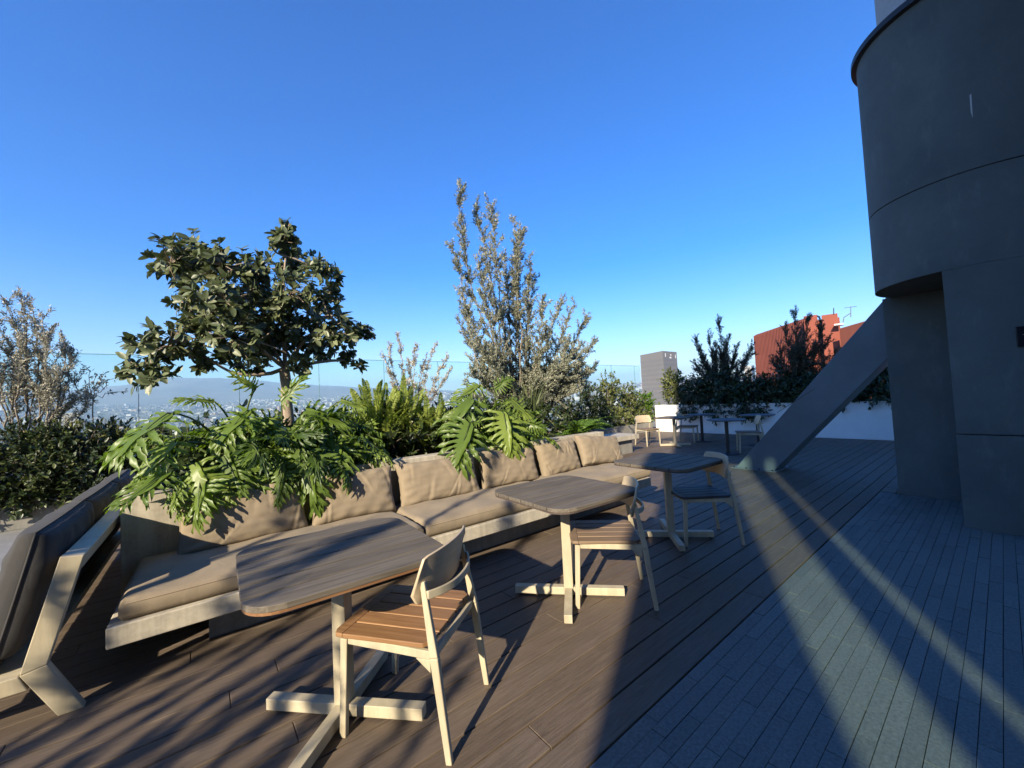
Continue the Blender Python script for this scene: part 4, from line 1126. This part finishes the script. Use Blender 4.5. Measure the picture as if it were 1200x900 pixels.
def conifer_row(px, top_py, y, label, i):
    b = at_y(px, 560, y); b = np.array((b.x, y, .34)); h = at_y(px, top_py, y).z
    root = thing('upright_hedge_shrub', label, 'shrub', tuple(b), 0, 'upright hedge shrubs along the glass')
    P, D, N = [], [], []; st = MB()
    for k in range(34):
        a = rng.uniform(0, 6.28); r_ = rng.uniform(.0, .30)
        p0 = b + [math.cos(a) * r_ * .6, math.sin(a) * r_ * .6, .02]; p1 = b + [math.cos(a) * r_ * 1.25, math.sin(a) * r_ * 1.25, (h - b[2]) * rng.uniform(.72, 1.04)]
        c = path(p0, p1, rng.normal(size=3) * .03, 6); st.tube(c - b, list(np.linspace(.007, .002, 6)), 4, False)
        m = 70; q, d = along(c, rng.random(m) ** .8); P.append(q + rng.normal(size=(m, 3)) * .015); D.append(unit(d * .9 + rng.normal(size=(m, 3)) * .45)); N.append(rand_dir(m))
    P, D, N = map(np.concatenate, (P, D, N)); L = rng.uniform(.05, .10, len(P))
    smooth(st.build('stems', M['bark'], root)); foliage('foliage', P, D, N, L, L * .3, T_DIAM, M['leaf_dark'] if i % 2 else M['leaf_shrub'], root, b)
hl = ['second', 'third', 'fourth', 'fifth', 'sixth', 'seventh']
for i, px in enumerate((66, 86, 106, 126, 146, 166, 188)):
    conifer_row(px, 497 + 6 * (i % 3) - (4 if i == 3 else 0), 8.75 + .15 * (i % 2), ('first upright hedge shrub beside the dry grey tree' if i == 0 else f'{hl[i-1]} upright hedge shrub from the dry grey tree, below the hills'), i)
for i, (px, lab) in enumerate(((-55, 'dark leafy shrub at the far left of the low planter'), (5, 'dark leafy shrub under the left side of the dry grey tree'), (50, 'dark leafy shrub under the right side of the dry grey tree'), (98, 'dark leafy shrub behind the far end of the charcoal sofa'))):
    b = at_y(px, 575, 8.45); x_ = b.x
    bush('leafy_shrub', lab, (x_, 8.55, .34), [((x_, 8.45, .72), (.5, .42, .42), 1.2), ((x_ + .1, 8.6, 1.05), (.42, .35, .32), .8), ((x_, 8.25, .42), (.5, .18, .16), .5)], 3400, (.070, .030), M['leaf_dark'] if i != 2 else M['leaf_shrub2'], group='dark leafy shrubs in the low left planter')

# ---- right: shrubs along the glass beyond the bench
for i, (px, top, wpx, mat, lab, n) in enumerate(((668, 470, 26, 'leaf_dark', 'dark rounded shrub right of the wispy tree below the glass', 2200), (695, 452, 24, 'leaf_dark', 'dark shrub with grey tips in front of the glass', 2400), (716, 438, 24, 'leaf_shrub', 'tallest sunlit shrub right of the wispy tree', 2600),
                                              (738, 452, 20, 'leaf_shrub', 'mid green shrub behind the pale far chair', 2200), (757, 462, 14, 'leaf_bright', 'low bright shrub at the corner of the white planter', 1600))):
    p = at_y(px, 480, 8.85); x_ = p.x; zt = at_y(px, top, 8.85).z; rx = wpx / 460 * 9.5
    bl = [((x_, 8.85, .35 + (zt - .35) * .35), (rx, .45, (zt - .35) * .38), 1.2), ((x_ - .1, 8.85, .35 + (zt - .35) * .72), (rx * .62, .35, (zt - .35) * .28), .7), ((x_, 8.45, .55), (rx, .25, .22), .4)]
    bush('glass_side_shrub', lab, (x_, 8.85, .34), bl, n, (.10, .045), M[mat], group='shrubs along the glass beyond the bench')
p = at_x(792, 455, 13.3)
bush('yellow_green_shrub', 'yellow green shrub glowing in sun at the left end of the white planter', (13.3, p.y, .86), [((13.3, p.y, 1.35), (.35, .42, .45), 1), ((13.3, p.y + .1, 1.8), (.25, .3, .3), .6)], 2200, (.10, .042), M['leaf_shrub'])
# drooping shrubs over the white wall
dl = ['first', 'second', 'third', 'fourth', 'fifth', 'sixth', 'seventh']
for i, px in enumerate((818, 848, 880, 915, 950, 990, 1028)):
    p = at_x(px, 455, 13.3); y_ = p.y; zt = (1.75, 1.95, 1.6, 1.7, 1.6, 1.6, 1.7)[i]
    bl = [((13.35, y_, 1.25), (.40, .55, .40), 1.3), ((13.3, y_ + .1, zt - .2), (.35, .5, .28), .7), ((12.92, y_, 1.14), (.18, .5, .17), .45)]
    if i in (0, 1, 2): bl.append(((12.68, y_ - .1, .78), (.10, .35, .22), .35))
    bush('drooping_shrub', f'{dl[i]} dark drooping shrub from the left on the white planter wall', (13.35, y_, .86), bl, 3000, (.13, .045), M['leaf_dark'], group='dark drooping shrubs over the white wall', droop=.5)
def wall_tree(name, label, X, tips, base_px, n_leaf=(.048, .016)):
    cx_ = base_px[0] + 2
    tips = tips + [(cx_ + rng.uniform(-38, 38), rng.uniform(405, 450), cx_ + rng.uniform(-14, 14), 452, rng.uniform(-.25, .25)) for _ in range(12)]
    b = np.array(at_x(*base_px, X)); b[2] = .86
    f = b.copy(); f[2] = 1.55
    sh = [(np.array(at_x(mx_, my_, X + dx * .3)), np.array(at_x(tx, ty, X + dx)), .010, rng.normal(size=3) * .05) for tx, ty, mx_, my_, dx in tips]
    shoot_tree(name, label, 'tree', b, sh, [(b, f, .04, .03)] + [(f, s[0], .02, .008) for s in sh], n_leaf, M['leaf_olive2'], per_m=200, twig=(.16, .55), twigs_m=26, up=.8, spread=.5, start=.0, group='dark upright trees behind the white wall')
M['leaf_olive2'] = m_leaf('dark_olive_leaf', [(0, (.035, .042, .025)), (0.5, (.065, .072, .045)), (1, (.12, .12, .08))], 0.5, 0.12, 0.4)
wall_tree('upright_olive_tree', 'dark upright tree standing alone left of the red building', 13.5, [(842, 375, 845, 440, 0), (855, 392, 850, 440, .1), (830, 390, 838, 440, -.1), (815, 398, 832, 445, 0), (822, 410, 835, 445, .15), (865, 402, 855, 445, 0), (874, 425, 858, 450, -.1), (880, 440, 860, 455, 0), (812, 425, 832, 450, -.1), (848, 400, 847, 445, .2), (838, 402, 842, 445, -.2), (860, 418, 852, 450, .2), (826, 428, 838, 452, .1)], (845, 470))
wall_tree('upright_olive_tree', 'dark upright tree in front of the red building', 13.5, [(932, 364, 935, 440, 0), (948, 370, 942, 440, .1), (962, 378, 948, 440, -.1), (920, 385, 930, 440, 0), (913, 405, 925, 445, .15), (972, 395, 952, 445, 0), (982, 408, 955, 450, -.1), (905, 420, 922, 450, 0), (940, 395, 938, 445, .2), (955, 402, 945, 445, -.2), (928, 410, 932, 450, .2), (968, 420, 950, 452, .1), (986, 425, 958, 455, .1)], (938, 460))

# ---- trees standing behind the viewpoint: they throw the dappled shade on the left half
def shade_tree(label, pos, ztop, rad, nsh, seed):
    """many stemmed upright olive: leafy columns, whose shadows read as long streaks"""
    rg = np.random.default_rng(seed)
    b = np.array((pos[0], pos[1], 0.0)); top = np.array((pos[0], pos[1], .25)); sh = []
    for k in range(nsh):
        a = rg.uniform(0, 6.28); r_ = rad * math.sqrt((k + .5) / nsh); o_ = np.array((math.cos(a) * r_, math.sin(a) * r_, 0))
        sh.append((top + o_ * .03, b + o_ + np.array((0, 0, ztop * rg.uniform(.62, 1.05))), .012, o_ * .30 + rg.normal(size=3) * .05))
    shoot_tree('shade_tree', label, 'tree', b, sh, [(b, top, .05, .04)], (.055, .018), M['leaf_olive'], per_m=150, twig=(.08, .30), twigs_m=13, up=1.0, spread=.38, start=.12, group='olive trees behind the viewpoint')
def back(n, s, dist, z):
    d = np.array((.883, .469)); nv = np.array((-.469, .883)); return d * (s - dist) + nv * n
p = back(1.60, 1.5, 5.2, 0); shade_tree('olive tree standing to the left behind the viewpoint', p, 3.2, .68, 8, 1)
p = back(2.25, 2.8, 6.4, 0); shade_tree('tallest olive tree behind the viewpoint', p, 4.1, .8, 12, 3)
p = back(3.75, 1.2, 5.6, 0); shade_tree('olive tree farthest left behind the viewpoint', p, 3.1, .8, 7, 2)

# ================================================================== far buildings
def facade_building(): pass
ga = at_d(750, 414.5, 320); gb = at_d(776.5, 412, 300); gc = at_d(793, 413.5, 318)
cz = lambda p: Vector((p.x, p.y, 0))
a_, b_, c_ = cz(ga), cz(gb), cz(gc); ztop = gb.z
d_ = a_ + (c_ - b_)
gt = thing('grey_office_tower', 'plain grey office tower with tiny white signs at its top, seen over the shrubs', 'building', tuple(b_))
ztop = (ga.z + gb.z + gc.z) / 3
MB().prism([((q - b_).x, (q - b_).y) for q in (a_, b_, c_, d_)], lambda u, v_: (u, v_, -90), lambda u, v_: (u, v_, ztop)).build('wall', m_plain('grey_cladding', (.17, .165, .16), .6, .04, .05, 2, 0), gt)
g2 = MB(); sb2 = MB(); nrm = (c_ - b_).cross(Vector((0, 0, 1))).normalized(); u_ = (c_ - b_).normalized(); Lb = (c_ - b_).length
nrm2 = (b_ - a_).cross(Vector((0, 0, 1))).normalized(); u2 = (b_ - a_).normalized(); La = (b_ - a_).length
if nrm.dot(b_) > 0: nrm = -nrm
if nrm2.dot(b_) > 0: nrm2 = -nrm2
for k in range(26):                                         # dark window bands
    z = ztop - 7 - k * 3.4
    for o_, u, L_, nn_ in ((Vector((0, 0, 0)), u_, Lb, nrm), (a_ - b_, u2, La, nrm2)):
        p0 = o_ + u * L_ * .04 + nn_ * .06; p1 = o_ + u * L_ * .96 + nn_ * .06
        g2.add([(p0.x, p0.y, z), (p1.x, p1.y, z), (p1.x, p1.y, z + 1.7), (p0.x, p0.y, z + 1.7)], [(0, 1, 2, 3)])
g2.build('window', m_plain('smoked_glass', (.152, .150, .150), .5, .05, .3, 2, 0), gt)
for f, w_, h_, dz in ((.14, 1.0, 2.6, 0), (.45, 2.6, 1.0, -.8), (.52, 1.2, 1.4, .9), (.86, 1.0, 2.6, -.6)):
    p0 = u_ * (Lb * f) + nrm * .1; p1 = p0 + u_ * w_; z = ztop - 4.2 + dz
    MB().add([(p0.x, p0.y, z), (p1.x, p1.y, z), (p1.x, p1.y, z + h_), (p0.x, p0.y, z + h_)], [(0, 1, 2, 3)]).build('sign', M['white'], gt)

# red building
ra, rb = at_d(885, 392.5, 190), at_d(946, 370, 157)
a_, b_ = cz(ra), cz(rb)
zl = ra.z; zr = zl
u_ = (b_ - a_).normalized(); L_ = (b_ - a_).length; nn_ = u_.cross(Vector((0, 0, 1)))
if nn_.dot(a_ + b_) > 0: nn_ = -nn_
red = thing('red_building', 'red brick coloured building with vertical ribs behind the dark trees', 'building', tuple(a_))
brick = m_plain('red_render', (.24, .062, .036), .8, .12, .15, 3, 0.0)
bk = (a_ + b_).normalized() * 12
zr = at_d(945, 371, (cz(rb) * 1).length * 1.12).z
H = zl
pl = [Vector((0, 0, 0)), u_ * L_, u_ * L_ + bk, bk]
MB().prism([(q.x, q.y) for q in pl], lambda u, v_: (u, v_, -90), lambda u, v_: (u, v_, H)).build('wall', brick, red)
fins = MB(); wins = MB()
nf = 34
for k in range(nf):
    s = L_ * (k + .5) / nf
    p = u_ * s + nn_ * .35
    fins.bar((p.x, p.y, H - 40), (p.x, p.y, H - .4), .9, .55, tuple(nn_))
    for z in (H - 12.5, H - 17.5, H - 22.5, H - 27.5):
        if k < nf - 1:
            p0 = u_ * (s + .7) + nn_ * .05; p1 = u_ * (s + L_ / nf - .7) + nn_ * .05
            wins.add([(p0.x, p0.y, z), (p1.x, p1.y, z), (p1.x, p1.y, z + 2.2), (p0.x, p0.y, z + 2.2)], [(0, 1, 2, 3)])
fins.build('rib_screen', brick, red); wins.build('window', m_plain('dark_window', (.02, .02, .025), .2, .1, 1, 2, 0), red)
def red_block(name, pxa, pxb, pyt, dist, depth, mat, th=None):
    p0, p1 = cz(at_d(pxa, 400, dist)) - a_, cz(at_d(pxb, 400, dist)) - a_; zt = at_d((pxa + pxb) / 2, pyt, dist).z
    dd = (p0 + p1 + 2 * a_).normalized() * depth; dd.z = 0
    return MB().prism([(p0.x, p0.y), (p1.x, p1.y), (p1.x + dd.x, p1.y + dd.y), (p0.x + dd.x, p0.y + dd.y)], lambda u, v_: (u, v_, H - 30 if th is None else zt - th), lambda u, v_: (u, v_, zt)).build(name, mat, red)
red_block('penthouse', 944, 960, 369.5, 150, 14, brick)
red_block('stair_head', 965, 984, 368, 146, 10, brick)
red_block('roof_block', 946, 986, 374, 152, 16, brick)
r0_, r1_ = cz(at_d(985, 400, 140)) - a_, cz(at_d(1045, 400, 122)) - a_
zt = at_d(984, 385, 140).z
ext = (r1_ - r0_).normalized(); en = ext.cross(Vector((0, 0, 1))); en = en if en.dot(r0_ + a_) > 0 else -en
MB().prism([(r0_.x, r0_.y), (r1_.x, r1_.y), ((r1_ + en * 25).x, (r1_ + en * 25).y), ((r0_ + en * 25).x, (r0_ + en * 25).y)], lambda u, v_: (u, v_, -60), lambda u, v_: (u, v_, zt)).build('side_wing', m_plain('sunlit_red_render', (.50, .13, .055), .8, .1, .2, 3, 0), red)  # sunlight on the wing is put into a brighter, more orange red
red_block('white_canopy', 979, 990, 379, 143, 3, M['white'], .35)
an = MB(); q0 = at_d(985, 379, 122) - a_; q1 = at_d(985, 366, 122) - a_; q2 = at_d(997, 363, 122) - a_; q3 = at_d(997, 369, 122) - a_
an.tube([at_d(988, 378, 122) - a_, at_d(989, 372, 122) - a_, at_d(997, 367, 122) - a_], .09, 6); an.tube([at_d(997, 372, 122) - a_, at_d(997, 359, 122) - a_], .08, 6); an.tube([at_d(989, 361, 122) - a_, at_d(1004, 359, 122) - a_], .06, 6)
an.build('antenna', M['disc_top'], red)
MB().tube([at_d(977, 369, 122) - a_, at_d(977, 361, 122) - a_], .1, 5).build('mast', M['metal_dark'], red)
wb_ = thing('small_white_building', 'small white building in the gap left of the red building', 'building', tuple(cz(at_d(880, 430, 210))))
o_ = cz(at_d(880, 430, 210)); p0, p1 = cz(at_d(872, 430, 205)) - o_, cz(at_d(884, 430, 200)) - o_
dd = (o_.normalized() * 15); zt = at_d(879, 429, 205).z
MB().prism([(p0.x, p0.y), (p1.x, p1.y), (p1.x + dd.x, p1.y + dd.y), (p0.x + dd.x, p0.y + dd.y)], lambda u, v_: (u, v_, -90), lambda u, v_: (u, v_, zt)).build('wall', m_plain('cream_render', (.62, .60, .54), .8, .05, .2, 2, 0), wb_)

# ================================================================== city plain, hills, haze
GZ_ = -92.0
m, nt, p = new_mat('city_ground'); v = coords(nt)
n1 = noise(nt, v, .004, 8, .7); r = ramp(nt, [(.35, (.05, .07, .035)), (.5, (.13, .13, .11)), (.65, (.26, .24, .21))]); nt.links.new(n1.outputs[0], r.inputs[0]); nt.links.new(r.outputs[0], p.inputs['Base Color']); p.inputs['Roughness'].default_value = .9
tag(MB().add([(-24000, -24000, GZ_), (24000, -24000, GZ_), (24000, 24000, GZ_), (-24000, 24000, GZ_)], [(0, 1, 2, 3)]).build('ground', m), kind='structure')
def gz(ds): return GZ_ + max(0.0, ds - 2600.0) * .050
cb = MB()
for k in range(4200):
    az = R(rng.uniform(30, 122)); ds = 350 + 8300 * rng.random() ** 1.1
    x_, y_ = math.cos(az) * ds, math.sin(az) * ds
    s = rng.uniform(8, 26) * (1 + ds / 5000); h_ = rng.uniform(5, 16) if rng.random() < .94 else rng.uniform(18, 45)
    h_ = min(h_, 78 * 1.0)
    w2 = s * rng.uniform(.5, 1.4)
    Mz = Matrix.Translation((x_, y_, 0)) @ Matrix.Rotation(rng.choice([.2, .2, .9]) + rng.normal() * .05, 4, 'Z')
    cb.box(-s / 2, s / 2, -w2 / 2, w2 / 2, gz(ds) - 8, gz(ds) + h_, Mz)
m, nt, p = new_mat('city_walls'); geo = nd(nt, 'ShaderNodeNewGeometry')
r = ramp(nt, [(0, (.22, .20, .17)), (.35, (.40, .38, .35)), (.6, (.55, .53, .50)), (.75, (.30, .18, .13)), (.88, (.34, .33, .32)), (1, (.10, .13, .07))]); nt.links.new(geo.outputs['Random Per Island'], r.inputs[0]); nt.links.new(r.outputs[0], p.inputs['Base Color']); p.inputs['Roughness'].default_value = .8
tag(cb.build('city_buildings', m), 'low white and tan city buildings spread over the plain far below', 'city', kind='stuff')
tc_ = MB(); rg = np.random.default_rng(5); Pc = []
for k in range(9000):
    az = R(rg.uniform(30, 122)); ds = 350 + 8000 * rg.random() ** 1.2; Pc.append((math.cos(az) * ds, math.sin(az) * ds, gz(ds) + rg.uniform(0, 4)))
Pc = np.array(Pc); Lc = rg.uniform(5, 14, len(Pc))
V, T, k = leaf_arrays(np.repeat(Pc, 3, 0), rand_dir(len(Pc) * 3) + [0, 0, .6], rand_dir(len(Pc) * 3), np.repeat(Lc, 3), np.repeat(Lc, 3), T_DIAM)
tag(tri_mesh('city_trees', V, T, M['leaf_dark'], None, np.repeat(rg.random(len(Pc) * 3), k)), 'dark specks of trees between the city buildings far below', 'trees', kind='stuff')
for i, (px, top, wpx, ds, lab) in enumerate(((78, 484, 16, 900, 'pale tower block rising from the city behind the dry grey tree'), (66, 490, 10, 950, 'smaller pale block beside the pale tower block in the city'))):
    q = cz(at_d(px, 490, ds)); w_ = wpx / 460 * ds * .8; zt = at_d(px, top, ds).z
    t = thing('city_block', lab, 'building', tuple(q))
    MB().box(-w_ / 2, w_ / 2, -w_ / 3, w_ / 3, GZ_, zt, Matrix.Rotation(R(98 - 90), 4, 'Z')).build('wall', m_plain('pale_render', (.60, .52, .42), .8, .05, .02, 1, 0), t)
# hills: a ridged terrain sheet
def hills(name, d0, d1, az0, az1, prof, seed, mat):
    rg = np.random.default_rng(seed); na, nr = 260, 34; V = []; F = []
    ph = rg.uniform(0, 6.28, 20)
    def fbm(t, q): return sum(math.sin(t * f_ + ph[i] + q * g_) / f_ ** .85 for i, (f_, g_) in enumerate(((3, 2.), (7, 3.), (13, 5), (26, 8), (51, 12), (97, 17), (180, 30))))
    for j in range(nr + 1):
        w = (j - 8) / (nr - 8); ds = d0 + (d1 - d0) * w if j > 8 else 2600 + (d0 - 2600) * j / 8
        for i in range(na + 1):
            f_ = i / na; az = R(az0 + (az1 - az0) * f_)
            h_ = np.interp(az0 + (az1 - az0) * f_, prof[0], prof[1])
            rise = max(0.0, w) ** .8
            z = gz(min(ds, d0)) - 3 + max(0, (h_ - 200) * rise * (1 + .28 * fbm(f_ * 6.28 * (az1 - az0) / 60, w * 3) * (.3 + .7 * (1 - abs(2 * w - 1)))))
            V.append((math.cos(az) * ds, math.sin(az) * ds, z))
    for j in range(nr):
        for i in range(na):
            a = j * (na + 1) + i; F.append((a + 1, a, a + na + 1, a + na + 2))
    tag(smooth(MB().add(V, F).build(name, mat)), kind='structure')
mh = m_plain('hill_scrub', (.20, .185, .14), .95, .35, .0015, .02, 0.0)
hills('hills', 8600, 12500, 20, 130, ([20, 45, 60, 75, 84, 89, 93, 97, 100, 106, 120, 130], [60, 160, 330, 600, 760, 900, 930, 760, 640, 560, 520, 500]), 3, mh)
hz = MB().box(-16500, 16500, -16500, 16500, GZ_ - 1.2, 935)
m = bpy.data.materials.new('haze'); m.use_nodes = True; nt = m.node_tree
nt.nodes.remove(nt.nodes['Principled BSDF'])
pvn = nt.nodes.new('ShaderNodeVolumePrincipled'); pvn.inputs['Color'].default_value = (.52, .73, 1.0, 1); pvn.inputs['Density'].default_value = 1.1e-4; pvn.inputs['Anisotropy'].default_value = 0.0
nt.links.new(pvn.outputs[0], nt.nodes['Material Output'].inputs['Volume'])
tag(hz.build('haze', m), kind='stuff')
tag(bpy.data.objects['haze'], 'pale blue air between the terrace and the far hills', 'haze')
